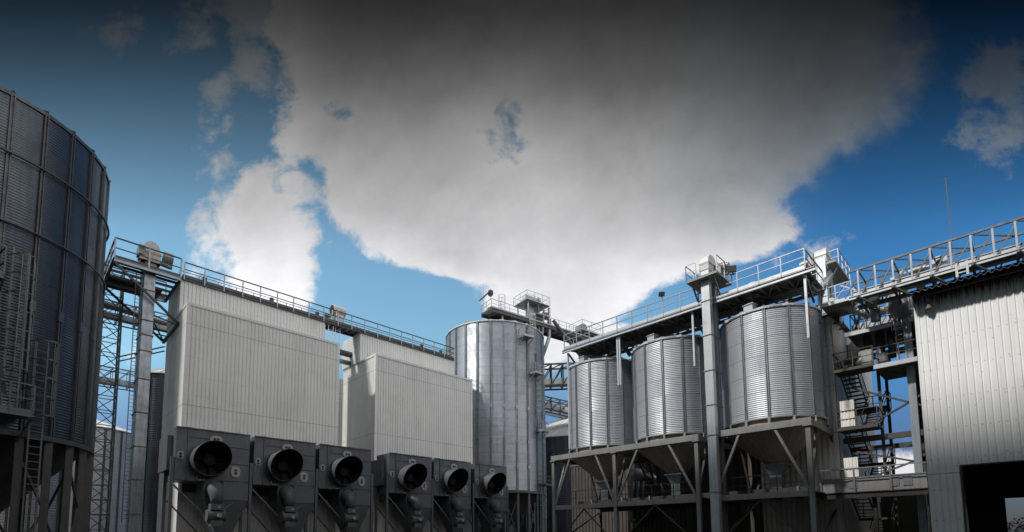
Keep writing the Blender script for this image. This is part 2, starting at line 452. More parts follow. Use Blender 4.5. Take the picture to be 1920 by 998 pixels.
# caged ladder (upper) and lower ladder with its resting platform
for deg, z0, z1 in ((-69.5, 6.6, 13.1), (-59, 1.2, 9.6)):
    o = Vector((math.cos(R(deg)), math.sin(R(deg)), 0)); s = Vector((-o.y, o.x, 0))
    cage_ladder(big, on_cyl(CL, RL+.28, deg, z0), on_cyl(CL, RL+.28, deg, z1), o, s, .46, M['lad_dark'], 1.6 if z0 > 5 else 5.4)
pl = MB(); 
def arc_platform(parent, c, r, d0, d1, z, depth, mat, rmat, gap=1.1):
    k = 6; inn = [on_cyl(c, r+.1, d0+(d1-d0)*i/k, z) for i in range(k+1)]; out = [on_cyl(c, r+depth, d0+(d1-d0)*i/k, z) for i in range(k+1)]
    mb = MB(); poly = [(p.x, p.y) for p in inn+out[::-1]]; mb.prism(poly, 'z', z-.14, z)
    p = mb.build('platform', mat, parent)
    railing(p, [inn[0]]+[out[0], out[k//2], out[-1]]+[inn[-1]], 1.1, gap, rmat, toe=.12)
    for q in (0, k):
        bar_part('bracket', out[q]-Vector((0,0,.1)), on_cyl(c, r+.05, d0+(d1-d0)*q/k, z-1.0), .06, .06, rmat, p)
    return p
arc_platform(big, CL, RL, -79.5, -64.5, 6.55, .95, M['lad_dark'], M['lad_dark'])
arc_platform(big, CL, RL, -88, -76.5, 11.6, .95, M['lad_dark'], M['lad_dark'])
bar_part('stair_rail', on_cyl(CL, RL+.5, -74, 7.2), on_cyl(CL, RL+.5, -79, 9.6), .05, .12, M['steel_dark'], big)
bar_part('stair_rail', on_cyl(CL, RL+.75, -73, 7.2), on_cyl(CL, RL+.75, -78, 9.9), .05, .12, M['steel_dark'], big)

# unseen silo added behind the first to shade the dryer's end wall
back = make_silo('grain_silo', 'unseen corrugated silo added behind the large left silo to shade the dryer end', 'silo', (-3.2, 57.5), 7.0, 0, 32, 30, 0, .2, .016, M['silo_b'], M['stiff_dark'], 1.0, segs=90)

# ================================================================== DRYER BLOCKS, left row
YL, YU, YB, ZT1, ZT2 = 45.5, 48.6, 52.4, 20.25, 23.1
def dryer(label, x0, x1, u0, u1):
    t = thing('dryer_building', label, 'building', ((x0+x1)/2, YL, 0), 'ivory clad grain dryers')
    MB().box((x0+.03, YL+.03, .02), (x1-.03, YB-.03, ZT1-.05)).build('lower_core', M['clad_l'], t)
    MB().box((u0+.03, YU+.03, ZT1-.05), (u1-.03, YB-.03, ZT2+.25)).build('upper_core', M['clad_l'], t)
    MB().corr((x0, YL), (x1, YL), 0, ZT1, (0,-1), .29, .052, (0,.14,.5,.64)).build('front_cladding', M['clad_l'], t)
    MB().corr((x0, YB), (x0, YL), 0, ZT1, (-1,0), .29, .052, (0,.14,.5,.64)).build('end_cladding', M['clad_l'], t)
    MB().corr((x1, YL), (x1, YB), 0, ZT1, (1,0), .29, .052, (0,.14,.5,.64)).build('end_cladding', M['clad_l'], t)
    MB().corr((u0, YU), (u1, YU), ZT1-.02, ZT2+.3, (0,-1), .29, .052, (0,.14,.5,.64)).build('upper_cladding', M['clad_l'], t)
    MB().corr((u0, YB), (u0, YU), ZT1-.02, ZT2+.3, (-1,0), .29, .052, (0,.14,.5,.64)).build('upper_cladding', M['clad_l'], t)
    MB().corr((u1, YU), (u1, YB), ZT1-.02, ZT2+.3, (1,0), .29, .052, (0,.14,.5,.64)).build('upper_cladding', M['clad_l'], t)
    # flashing along the top of the lower body, corner trims, roof sheet behind it
    f = MB(); f.box((x0-.06, YL-.085, ZT1-.16), (x1+.06, YL-.055, ZT1+.04)); f.box((x0-.06, YL-.085, ZT1+.04), (x1+.06, YU-.06, ZT1+.075))
    f.box((x0-.085, YL-.05, ZT1-.14), (x0-.058, YB, ZT1+.038))
    f.build('flashing', M['clad_l'], t)
    c = MB(); c.box((x0-.07, YL-.075, 0), (x0+.2, YL-.052, ZT1-.165)); c.box((x0-.075, YL-.07, 0), (x0-.053, YL+.18, ZT1-.165)); c.build('corner_trim', M['clad_l'], t)
    c = MB(); c.box((x1-.2, YL-.075, 0), (x1+.07, YL-.052, ZT1-.165)); c.build('corner_trim', M['clad_l'], t)
    return t
d1 = dryer('ivory ribbed metal dryer building nearest the big left silo, with a stepped top', 9.52, 22.1, 9.52, 22.1)
d2 = dryer('second ivory ribbed metal dryer building, beside the tall free-standing silo', 26.1, 38.85, 25.95, 38.65)
# recessed ivory wall in the gap between the dryers
g = thing('link_building', 'narrow ivory ribbed wall set back in the gap between the two dryers', 'building', (24, 56, 0))
MB().box((22.2, 56.05, 0), (31, 58, 20.4)).build('core', M['clad_l'], g); MB().corr((22.2, 56), (31, 56), 0, 20.4, (0,-1), .29, .05).build('front_cladding', M['clad_l'], g)

# roof walkway along both dryers
ZD = 23.66
w = thing('roof_walkway', 'long dark steel walkway with handrails along the tops of both ivory dryers', 'walkway', (24, YU, ZD))
MB().box((9.6, YU-.18, ZD-.06), (38.6, YU+1.6, ZD)).build('deck', M['deck'], w)
MB().ibeam((9.6, YU-.12, ZD-.2), (38.6, YU-.12, ZD-.2), .12, .26).build('edge_beam', M['rail_dark'], w)
MB().ibeam((9.6, YU+1.5, ZD-.2), (38.6, YU+1.5, ZD-.2), .12, .26).build('edge_beam', M['rail_dark'], w)
for x in [22.5+.7*i for i in range(6)]:
    bar_part('joist', (x, YU-.1, ZD-.16), (x, YU+1.55, ZD-.16), .08, .14, M['deck'], w)
railing(w, [(9.75, YU-.2, ZD), (38.5, YU-.2, ZD), (38.5, YU+.9, ZD)], 1.2, 1.55, M['rail_dark'], M['stiff'], r=.042, pw=.085, drop=.3)
railing(w, [(9.75, YU+1.6, ZD), (38.5, YU+1.6, ZD)], 1.2, 1.55, M['rail_dark'], M['stiff'], r=.022, pw=.055)
MB().box((9.7, YU-.05, ZD+.01), (38.4, YU+.5, ZD+.22)).build('chain_conveyor', M['steel_dark'], w)
for i, x in enumerate((11.2, 16.8, 21.2, 33.8, 36.6)):
    MB().box((x, YU+.1, ZD+.22), (x+.3, YU+.4, ZD+.62)).build('gate_box', M['steel_dark'], w)
# drive unit on the walkway
pd = thing('conveyor_drive', 'round hooded white drive unit standing on the walkway between the two dryers', 'drive unit', (23.6, YU+1.0, ZD))
mb = MB(); mb.prism([(YU+1.0+.55*math.cos(a), ZD+1.75+.55*math.sin(a)) for a in [2*math.pi*i/20 for i in range(20)]], 'x', 23.25, 24.6); mb.build('hood', M['white'], pd, smooth=False)
mb = MB(); mb.tube((23.2, YU+1.0, ZD+1.75), (23.25, YU+1.0, ZD+1.75), .47, 20); mb.build('hood_mouth', M['duct_in'], pd)
MB().box((23.4, YU+.6, ZD+.1), (24.4, YU+1.4, ZD+1.3)).build('casing', M['galv'], pd)
for x in (23.05, 23.5): bar_part('stand', (x, YU+.5, ZD), (x, YU+.5, ZD+1.5), .07, .07, M['galv_bright'], pd)
motor(pd, (22.95, YU+.9, ZD+.9), (22.4, YU+.9, ZD+.9), .2)
# hanging pipework below the gap deck
pw = thing('access_ladder', 'pale steel ladder hanging in the gap between the two dryers', 'ladder', (22.6, YU+.4, ZT1))
cage_ladder(pw, (22.75, YU+.1, 19.2), (22.75, YU+.1, ZD-.3), (0,-1,0), (1,0,0), .5, M['galv_bright'], None)
cage_ladder(pw, (23.6, YU+.3, 20.6), (23.6, YU+.3, ZD-.3), (0,-1,0), (1,0,0), .5, M['galv_bright'], None)
dg = thing('gap_duct', 'dark round duct crossing the gap between the two dryers', 'duct', (24, YU+1.8, 20))
MB().tube((22.2, YU+1.8, 21.4), (26, YU+1.8, 21.4), .32, 14).build('pipe', M['pipe_dark'], dg, smooth=True)
MB().tube((22.2, YU+2.0, 20.5), (26, YU+2.0, 20.5), .26, 14).build('pipe', M['galv'], dg, smooth=True)

# elevator platform at the near end of dryer one
p1 = thing('elevator_platform', 'braced steel platform jutting from the top corner of the nearest ivory dryer', 'platform', (7.3, 50.5, 23.3))
ZP = 23.3; xa, xb, ya, yb = 5.05, 9.45, 48.05, 53.6
for y in (ya, yb): MB().ibeam((xa, y, ZP-.15), (xb, y, ZP-.15), .14, .3).build('edge_beam', M['stiff'], p1)
for x in (xa, xb): MB().ibeam((x, ya+.08, ZP-.15), (x, yb-.08, ZP-.15), .14, .3).build('edge_beam', M['rail_dark'], p1)
for y in (49.1, 50.2, 51.3, 52.4): MB().ibeam((xa+.08, y, ZP-.14), (xb-.08, y, ZP-.14), .1, .2).build('joist', M['rail_dark'], p1)
MB().box((xa+.1, ya+.1, ZP+.005), (xb-.1, ya+1.0, ZP+.03)).build('deck', M['deck'], p1)
MB().box((xa+.1, 51.4, ZP+.005), (8.9, yb-.1, ZP+.03)).build('deck', M['deck'], p1)
railing(p1, [(xb, ya, ZP), (xa, ya, ZP), (xa, yb, ZP), (xb, yb, ZP)], 1.6, 2.2, M['rail_dark'], M['stiff'], r=.046, pw=.11, toe=.22)
for y in (ya+.05, yb-.05):
    bar_part('brace', (xa, y, ZP-.3), (xb, y, 19.35), .17, .17, M['rail_dark'], p1)
bar_part('wall_rail', (xb, ya-.2, 19.3), (xb, yb, 19.3), .2, .24, M['rail_dark'], p1)
bar_part('brace', (xb-.1, ya+.3, 19.3), (7.7, ya+.9, 19.9), .09, .09, M['rail_dark'], p1); bar_part('brace', (xb-.1, yb-.5, 19.3), (7.7, ya+1.1, 19.8), .09, .09, M['rail_dark'], p1)
# bucket elevator one
e1 = thing('bucket_elevator', 'tall square galvanised elevator leg rising through the platform beside the nearest dryer', 'elevator', (7.45, 49.3, 0))
MB().box((7.05, 48.5, 0), (7.82, 49.15, 24.0)).build('casing', M['stiff'], e1, auto=.015)
MB().box((7.05, 49.65, 0), (7.82, 50.3, 24.0)).build('casing', M['stiff'], e1, auto=.015)
for z in (3.6, 6.3, 8.9, 11.6, 14.3, 16.6, 17.9, 19.1, 21.6):
    for y in (48.5, 49.65): MB().box((6.99, y-.06, z), (7.88, y+.71, z+.07)).build('flange', M['rust'], e1)
hd = pulley_head(e1, (7.45, 49.4, 24.0), 'y', 1.25, 2.0, 1.75, M['white'])
mb = MB(); mb.box((6.55, 48.2, 24.35), (7.0, 49.2, 25.1)); mb.build('gearbox', M['motor'], e1)
mb = MB(); mb.tube((8.3, 48.9, 24.9), (8.95, 48.9, 24.9), .5, 22); mb.tube((8.93, 48.9, 24.9), (8.97, 48.9, 24.9), .35, 22); mb.build('drive_wheel', M['motor'], e1)
motor(e1, (8.0, 48.4, 24.1), (8.75, 48.4, 24.0), .17)
mb = MB(); mb.prism([(6.6, 24.0), (8.1, 24.0), (7.6, 24.6), (6.9, 24.6)], 'y', 48.3, 48.8); mb.build('discharge_chute', M['hopper'], e1)
cage_ladder(e1, (6.75, 48.6, 3), (6.75, 48.6, 23), (0,-1,0), (1,0,0), .4, M['steel_dark'], None)

# lattice mast and its conveyor bridges
lt = thing('lattice_tower', 'slender open lattice steel tower seen in the gap beside the big left silo', 'tower', (5.9, 55, 0))
tw = 1.3; cx, cy = 5.82, 55.0
for sx in (-1, 1):
    for sy in (-1, 1): bar_part('chord', (cx+sx*tw/2, cy+sy*tw/2, 0), (cx+sx*tw/2, cy+sy*tw/2, 25.3), .12, .12, M['stiff_dark'], lt)
for fx in range(4):
    a = [(-1,-1),(1,-1),(1,1),(-1,1)]; (ax_, ay_), (bx_, by_) = a[fx], a[(fx+1) % 4]; mb = MB()
    k = 20
    for i in range(k):
        z0, z1 = 25.2*i/k, 25.2*(i+1)/k
        p = Vector((cx+ax_*tw/2, cy+ay_*tw/2, 0)); q = Vector((cx+bx_*tw/2, cy+by_*tw/2, 0))
        if (i+fx) % 2: p, q = q, p
        mb.bar(p+Vector((0,0,z0)), q+Vector((0,0,z1)), .06); mb.bar(p+Vector((0,0,z1)), q+Vector((0,0,z1)), .06)
    mb.build('lattice_face', M['stiff_dark'], lt)

def truss_bridge(name, label, A, B, h, wd, n, mat, tmat, trough=None, group=None, chord=.1, brace=.06, cat='conveyor bridge', each=False):
    A, B = Vector(A), Vector(B); t = thing(name, label, cat, tuple((A+B)/2), group)
    d = (B-A).normalized(); s = d.cross(Vector((0,0,1))).normalized()*wd/2; up = Vector((0,0,h))
    for sg in (-1, 1):
        bar_part('bottom_chord', A+s*sg, B+s*sg, chord, chord, mat, t); bar_part('top_chord', A+s*sg+up, B+s*sg+up, chord, chord, mat, t)
        mb = MB()
        for i in range(n+1):
            p = A+(B-A)*i/n+s*sg; one = MB()
            one.bar(p+Vector((0,0,chord/2)), p+up-Vector((0,0,chord/2)), brace)
            if each: one.build('upright', mat, t)
            else: mb.add(one.v, one.f)
            if i < n:
                q = A+(B-A)*(i+1)/n+s*sg; one = MB(); one.bar(p, q+up, brace)
                if each: one.build('diagonal', mat, t)
                else: mb.add(one.v, one.f)
        if not each: mb.build('lattice_face', mat, t)
    for i in range(n+1):
        p = A+(B-A)*i/n; MB().bar(p-s, p+s, brace*1.2).build('floor_tie', mat, t)
        mb = MB(); mb.bar(p-s+up, p+s+up, brace)
        if i < n: q = A+(B-A)*(i+1)/n; mb.bar(p-s+up, q+s+up, brace*.8)
        mb.build('cross_tie', mat, t)
    if trough:
        z, th, tw_ = trough; o = Vector((0,0,z+th/2))
        bar_part('conveyor_trough', A+o, B+o, tw_, th, tmat, t)
    return t
truss_bridge('conveyor_bridge', 'upper lattice conveyor bridge with a round pipe behind the elevator platform', (1, 57.5, 21.5), (16, 57.5, 21.5), 1.6, 1.5, 11, M['stiff_dark'], M['galv'], (.2, .5, .7))
pp = thing('transfer_pipe', 'fat round steel pipe running behind the braced platform', 'pipe', (6, 56, 21)); MB().tube((2, 55.9, 22.6), (15, 55.9, 21.6), .3, 16).build('pipe', M['galv'], pp, smooth=True)
truss_bridge('conveyor_bridge', 'lower lattice conveyor bridge crossing behind the slender lattice tower', (-4, 72, 19.0), (17, 72, 19.0), 1.9, 1.6, 14, M['stiff_dark'], M['stiff'], (.2, .6, .8))
st = thing('inclined_strut', 'sloping twin-bar steel strut between the lattice tower and the elevator leg', 'strut', (6.5, 54, 18))
MB().bar((6.4, 54.4, 17.4), (9.4, 52.5, 18.6), .09).build('bar', M['galv'], st); MB().bar((6.4, 54.4, 17.0), (9.4, 52.5, 18.2), .09).build('bar', M['galv'], st)

# far silos in the left gap
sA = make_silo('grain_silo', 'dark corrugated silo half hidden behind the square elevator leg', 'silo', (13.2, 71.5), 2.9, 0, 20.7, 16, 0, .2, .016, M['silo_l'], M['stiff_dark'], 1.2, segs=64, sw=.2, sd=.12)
sB = make_silo('grain_silo', 'low far silo with a pale roof seen behind the slender lattice tower', 'silo', (6.5, 98), 9.0, 0, 17.2, 26, 0, .25, .016, M['silo_b'], M['stiff_dark'], 3.2, segs=90, sw=.22, sd=.12)

# ================================================================== FAN UNITS, left row
def make_fan():
    x0, y0 = 8.46, 42.0
    t = thing('exhaust_fan', '', 'fan unit', (x0, y0, 0), 'dryer exhaust fans in a row')
    X = lambda v: x0+v
    W = 4.9
    MB().prism([(X(0),5.85),(X(1.92),5.85),(X(1.92),4.55),(X(W),4.55),(X(W),9.63),(X(0),9.63)], 'y', y0, y0+2.3).build('casing', M['fan'], t, auto=.02)
    MB().box((X(-.35), y0+.75, 6.6), (X(-.005), y0+3.4, 9.1)).build('side_duct', M['fan'], t)
    MB().box((X(1.0), y0+2.3, 5.2), (X(4.4), 45.4, 9.2)).build('inlet_duct', M['fan'], t)
    s = MB()
    s.box((X(.72), y0-.06, 5.9), (X(.80), y0-.002, 9.55)); s.box((X(2.32), y0-.05, 8.72), (X(2.38), y0-.002, 9.6))
    s.box((X(.95), y0-.05, 9.0), (X(2.2), y0-.002, 9.06)); s.box((X(3.3), y0-.05, 8.55), (X(W-.05), y0-.002, 8.62))
    s.box((X(3.6), y0-.05, 7.3), (X(W-.05), y0-.002, 7.37)); s.box((X(1.95), y0-.05, 6.0), (X(W-.05), y0-.002, 6.07))
    s.box((X(0), y0-.07, 9.60), (X(W), y0-.002, 9.68)); s.build('panel_seam', M['fan'], t)
    for xx in (.9, 3.0, 4.2):
        MB().tube((X(xx), y0+.6, 9.63), (X(xx), y0+.6, 9.78), .28, 12).build('lid', M['fan'], t)
    # hooded outlet: a round duct cut on a slant, top lip reaching farther out
    c = Vector((X(2.06), y0, 7.42)); r = 1.2; n = 48
    vs, vi = [], []
    for i in range(n):
        a = 2*math.pi*i/n; dz, dx = math.sin(a), math.cos(a)
        L = 1.32 + .72*dz + .10*dx
        vs.append((c.x+r*dx, c.y, c.z+r*dz)); vs.append((c.x+r*dx, c.y-L, c.z+r*dz))
        vi.append((c.x+(r-.03)*dx, c.y-L, c.z+(r-.03)*dz)); vi.append((c.x+(r-.03)*dx, c.y-.012, c.z+(r-.03)*dz))
    mb = MB(); mb.add(vs, [(2*i, 2*i+1, 2*((i+1) % n)+1, 2*((i+1) % n)) for i in range(n)])
    k = len(mb.v); mb.v += vi
    mb.f += [(2*i+1, k+2*i, k+2*((i+1) % n), 2*((i+1) % n)+1) for i in range(n)]
    mb.build('outlet_hood', M['fan'], t, smooth=False)
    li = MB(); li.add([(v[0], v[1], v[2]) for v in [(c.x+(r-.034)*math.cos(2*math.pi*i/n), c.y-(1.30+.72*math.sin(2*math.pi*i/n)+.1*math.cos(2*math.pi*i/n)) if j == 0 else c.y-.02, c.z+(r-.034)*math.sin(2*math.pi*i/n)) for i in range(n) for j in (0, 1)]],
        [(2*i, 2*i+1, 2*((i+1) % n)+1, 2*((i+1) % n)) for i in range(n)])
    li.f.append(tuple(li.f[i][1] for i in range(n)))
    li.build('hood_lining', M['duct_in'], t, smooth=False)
    rg = MB()
    for dy, rr in ((.0, 1.30), (-.1, 1.25)):
        rg.path([(c.x+rr*math.cos(2*math.pi*i/48), c.y-.03+dy, c.z+rr*math.sin(2*math.pi*i/48)) for i in range(49)], .05, 6)
    rg.build('flange_ring', M['fan'], t, smooth=True)
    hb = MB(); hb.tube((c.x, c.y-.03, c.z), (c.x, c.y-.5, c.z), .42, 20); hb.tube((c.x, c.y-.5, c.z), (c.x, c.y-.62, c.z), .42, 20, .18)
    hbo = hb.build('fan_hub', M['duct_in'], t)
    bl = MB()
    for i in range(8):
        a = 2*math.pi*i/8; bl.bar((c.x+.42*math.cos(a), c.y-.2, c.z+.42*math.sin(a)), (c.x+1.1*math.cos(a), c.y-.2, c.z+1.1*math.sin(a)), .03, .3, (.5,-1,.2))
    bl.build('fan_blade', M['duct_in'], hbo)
    # ports
    def port(xx, zz, a, b, dark=True):
        m_ = MB(); m_.prism([(X(xx)+a*math.cos(q)*(abs(math.cos(q))**-.35 if abs(math.cos(q)) > .01 else 1)*.9, zz+b*math.sin(q)) for q in [2*math.pi*i/20+.05 for i in range(20)]], 'y', y0-.07, y0-.002)
        po = m_.build('port_cover', M['plate'], t)
        kn = MB()
        for dz in (-.11, .11): kn.tube((X(xx)+(dz if a > b else 0), y0-.12, zz+(0 if a > b else dz)), (X(xx)+(dz if a > b else 0), y0-.072, zz+(0 if a > b else dz)), .085, 10)
        kn.build('knob', M['duct_in'], po)
    port(.32, 7.62, .23, .30); port(2.55, 9.02, .46, .28); port(3.95, 6.72, .36, .43); port(1.62, 6.08, .32, .19)
    MB().tube((X(2.98), y0-.02, 5.78), (X(2.98), y0+.02, 5.78), .19, 16).build('round_opening', M['duct_in'], t)
    # elbow and rotary valve
    e = MB(); ex = X(2.5); pts = []
    for i in range(9):
        a = math.pi/2*i/8; pts.append((ex, y0-.1-.75*math.sin(a), 5.35-.75*(1-math.cos(a))))
    pts = [(ex, y0+.05, 5.35)]+pts+[(ex, y0-.85, 4.2)]
    e.path(pts, [.58,.58,.57,.56,.54,.52,.5,.47,.44,.41,.36], 20); el = e.build('elbow', M['fan_matte'], t, smooth=True)
    MB().tube((ex, y0-.02, 5.35), (ex, y0-.08, 5.35), .68, 24).build('elbow_flange', M['fan'], el)
    v = MB(); v.box((ex-.42, y0-1.25, 3.75), (ex+.42, y0-.45, 4.19)); v.tube((ex-.6, y0-.85, 3.35), (ex+.6, y0-.85, 3.35), .42, 18); v.box((ex-.38, y0-1.2, 2.6), (ex+.38, y0-.5, 3.0))
    va = v.build('rotary_valve', M['fan_matte'], t); v = MB(); v.tube((ex+.1, y0-1.27, 3.97), (ex+.1, y0-1.262, 3.97), .1, 10); v.tube((ex+.1, y0-1.45, 3.35), (ex+.1, y0-1.2, 3.35), .14, 10); v.build('hand_wheel', M['plate'], va)
    h = MB(); a = (X(1.95), X(W-.03), y0+.02, y0+2.2); b_ = (X(2.9), X(4.0), y0+.5, y0+1.5)
    h.add([(a[0],a[2],4.54),(a[1],a[2],4.54),(a[1],a[3],4.54),(a[0],a[3],4.54),(b_[0],b_[2],2.0),(b_[1],b_[2],2.0),(b_[1],b_[3],2.0),(b_[0],b_[3],2.0)], [(0,1,5,4),(1,2,6,5),(2,3,7,6),(3,0,4,7),(4,5,6,7)])
    h.build('collecting_hopper', M['fan'], t)
    bar_part('support_post', (X(-.14), y0+.1, 0), (X(-.14), y0+.1, 7.5), .2, .2, M['frame_dark'] if False else M['fan'], t)
    bar_part('support_post', (X(-.14), y0+2.0, 0), (X(-.14), y0+2.0, 7.5), .2, .2, M['fan'], t)
    bar_part('diagonal_brace', (X(0), y0+.1, 5.5), (X(2.35), y0+.1, 3.1), .11, .11, M['fan'], t)
    bar_part('diagonal_brace', (X(W), y0+.1, 5.3), (X(3.1), y0+.1, 3.7), .11, .11, M['fan'], t)
    bar_part('diagonal_brace', (X(0), y0+2.0, 4.5), (X(2.6), y0+2.0, 1.6), .1, .1, M['fan'], t)
    return t
fan = make_fan()
FX = (8.46, 13.66, 18.87, 25.66, 30.83, 36.25)
FL = ('fan housing nearest the big left silo, its round mouth the largest of the row',
      'dark grey fan housing with a hooded mouth, second from the left in the row',
      'dark grey hooded fan housing last before the break in the fan row',
      'dark grey hooded fan housing just after the break in the fan row',
      'dark hooded fan housing second from the far end, before the tall silo',
      'dark grey hooded fan housing farthest away, in front of the tall silo')
for i, x in enumerate(FX):
    f = fan if i == 0 else place_copy(fan, (x, 42.0, 0), FL[i])
    f['label'] = FL[i]
    if i in (2, 5): bar_part('support_post', (x+5.05, 42.1, 0), (x+5.05, 42.1, 7.5), .2, .2, M['fan'], f)

# ================================================================== TALL SILO in the middle
CC = (47.9, 51.05); RC = 6.78
tall = make_silo('grain_silo', 'tall free-standing corrugated silo at the inner corner, ladders down its right side', 'silo', CC, RC, 7.3, 29.2, 25, R(5.8), .15, .02, M['silo_c'], M['stiff'], 2.7, segs=150, sw=.24, sd=.12, splice=(18.0, 13.7, 10.4), lip=.16)
for i in range(25):
    a = R(5.8)+2*math.pi*i/25; x, y = CC[0]+(RC-.1)*math.cos(a), CC[1]+(RC-.1)*math.sin(a)
    bar_part('leg', (x, y, 0), (x, y, 7.28), .34, .34, M['steel_dark'], tall)
MB().lathe([(RC+.05, 7.1), (RC+.2, 7.1), (RC+.2, 7.4), (RC+.05, 7.4)], CC, 100).build('ring_beam', M['steel_dark'], tall)
MB().lathe([(RC-.2, 7.3), (.6, 1.8), (.5, 1.2), (.02, 1.2)], CC, 50).build('hopper', M['steel_dark'], tall)
for i in range(0, 25, 2):
    a, b_ = R(5.8)+2*math.pi*i/25, R(5.8)+2*math.pi*(i+1)/25
    p = lambda t, z: (CC[0]+(RC-.1)*math.cos(t), CC[1]+(RC-.1)*math.sin(t), z)
    bar_part('leg_brace', p(a, 6.6), p(b_, 1.5), .1, .1, M['steel_dark'], tall); bar_part('leg_brace', p(b_, 6.6), p(a, 1.5), .1, .1, M['steel_dark'], tall)
roof_hatch(tall, CC, RC, 29.2, 2.7, R(-178))
for deg, z0, z1 in ((-91, 23.3, 30.6), (-83, 15.8, 24.6), (-77, 2.0, 17)):
    o = Vector((math.cos(R(deg)), math.sin(R(deg)), 0)); s = Vector((-o.y, o.x, 0))
    cage_ladder(tall, on_cyl(CC, RC+.35, deg, z0), on_cyl(CC, RC+.35, deg, z1), o, s, .5, M['galv'], 2.0)
arc_platform(tall, CC, RC, -106, -95, 27.2, 1.3, M['galv'], M['galv'])
arc_platform(tall, CC, RC, -93, -82, 22.7, 1.3, M['galv'], M['galv'])
arc_platform(tall, CC, RC, -84, -74, 15.3, 1.3, M['galv'], M['galv'])
arc_platform(tall, CC, RC, -80, -68, 8.3, 1.3, M['steel_dark'], M['steel_dark'])

# conveyor gallery over the tall silo, going away to the right
dv = Vector((14.8, -2.2, 0)).normalized(); nv = Vector((dv.y, -dv.x, 0)); G0 = Vector((45.0, 49.6, 32.2))
gl = thing('conveyor_gallery', 'railed conveyor gallery leaving the top of the tall silo towards the right', 'gallery', tuple(G0))
ge = G0+dv*27
MB().bar(G0+Vector((0,0,-.05)), ge+Vector((0,0,-.05)), 2.6, .08).build('deck', M['deck'], gl)
for sg in (-1, 1): MB().ibeam(G0+nv*sg*1.25+Vector((0,0,-.32)), ge+nv*sg*1.25+Vector((0,0,-.32)), .16, .42).build('edge_beam', M['steel_dark'], gl)
for i in range(20):
    q = G0+dv*(1.0+i*1.35)+Vector((0,0,-.28)); bar_part('joist', q-nv*1.16, q+nv*1.16, .1, .2, M['steel_dark'], gl)
railing(gl, [G0+nv*1.25, ge+nv*1.25], 1.15, 1.5, M['galv'], toe=.12)
railing(gl, [G0-nv*1.25, ge-nv*1.25], 1.15, 1.5, M['galv'], toe=.12)
railing(gl, [G0-nv*1.25, G0+nv*1.25], 1.15, 1.3, M['galv'])
MB().bar(G0+dv*.6+Vector((0,0,.4)), ge+Vector((0,0,.4)), .7, .6).build('conveyor_trough', M['galv'], gl)
for a in (2.0, 8.5):
    q = G0+dv*a; bar_part('support_leg', q+nv*.9+Vector((0,0,-.5)), Vector(((q+nv*.9).x, (q+nv*.9).y, 29.6)), .18, .18, M['galv'], gl)
    bar_part('support_leg', q-nv*.9+Vector((0,0,-.5)), Vector(((q-nv*.9).x, (q-nv*.9).y, 29.9)), .18, .18, M['galv'], gl)
bar_part('strut', G0+dv*9+nv*1.1+Vector((0,0,-.5)), (53.2, 47.0, 27.6), .22, .22, M['galv'], gl)
bar_part('cross_bar', G0-dv*.3-nv*1.3+Vector((0,0,1.75)), G0-dv*.3+nv*1.6+Vector((0,0,2.1)), .14, .14, M['steel_dark'], gl)
q = G0+dv*1.0+Vector((0,0,.2)); motor(gl, q-nv*.9+Vector((0,0,.4)), q-nv*.2+Vector((0,0,.4)), .3, M['galv'])
# cage top of the ladder
lg = thing('caged_ladder_top', 'round white safety cage top standing above the gallery on the tall silo', 'ladder cage', tuple(G0+dv*2.4))
mb = MB(); cc = G0+dv*2.5+nv*.1
for z in (0.2, .7, 1.2, 1.7, 2.2, 2.7):
    mb.path([(cc.x+.5*math.cos(2*math.pi*i/20), cc.y+.5*math.sin(2*math.pi*i/20), cc.z+z) for i in range(21)], .025, 5)
mb.build('hoop', M['galv_bright'], lg)
mb = MB()
for i in range(8):
    a = 2*math.pi*i/8; mb.bar((cc.x+.5*math.cos(a), cc.y+.5*math.sin(a), cc.z+.1), (cc.x+.5*math.cos(a), cc.y+.5*math.sin(a), cc.z+2.7), .04, .02)
mb.build('cage_bar', M['galv_bright'], lg)
# elevator house on the gallery
hh = thing('elevator_house', 'open two-level elevator house with motors and railings above the tall silo gallery', 'elevator', tuple(G0+dv*7))
hc = G0+dv*7.9
for lvl, (sz, dx, w_, l_) in enumerate(((1.35, 2.6, 2.6, 2.2), (2.75, 0, 3.2, 4.2))):
    q = hc+dv*dx*.5+Vector((0,0,sz)); cs = [q+dv*l_/2*a+nv*w_/2*b for a, b in ((-1,-1),(1,-1),(1,1),(-1,1))]
    mb = MB(); mb.prism([(c.x, c.y) for c in cs], 'z', q.z-.12, q.z); pf = mb.build('platform', M['galv'], hh)
    railing(pf, cs+[cs[0]], 1.2, 1.4, M['galv'], r=.022)
for a in (-1.6, 1.2, 2.2):
    for b in (-1.2, 1.2): bar_part('column', hc+dv*a+nv*b, hc+dv*a+nv*b+Vector((0,0,2.62)), .16, .16, M['galv'], hh)
mb = MB(); q = hc+Vector((0,0,0)); mb.bar(q+dv*-.4, q+dv*-.4+Vector((0,0,3.9)), .9, .8, dv); mb.build('casing', M['galv'], hh)
mb = MB(); mb.bar(q+dv*-1.5+Vector((0,0,3.5)), q+dv*-.4+Vector((0,0,3.5)), .8, .9); mb.build('gearbox', M['white'], hh)
motor(hh, q+dv*.2+nv*.3+Vector((0,0,3.6)), q+dv*1.1+nv*.3+Vector((0,0,3.7)), .42, M['galv_bright'])
mb = MB(); mb.tube(q+dv*2.6+Vector((0,0,1.4)), q+dv*2.6+Vector((0,0,2.2)), .35, 14, .6); mb.build('hopper', M['white'], hh)
mb = MB(); a = q+dv*2.4+nv*1.0; mb.path([a+Vector((0,0,1.0)), a+Vector((0,0,-1.6)), a+Vector((-.1,0,-1.9)), (53.3, 46.9, 27.2)], .26, 12); mb.build('down_pipe', M['galv'], hh, smooth=True)
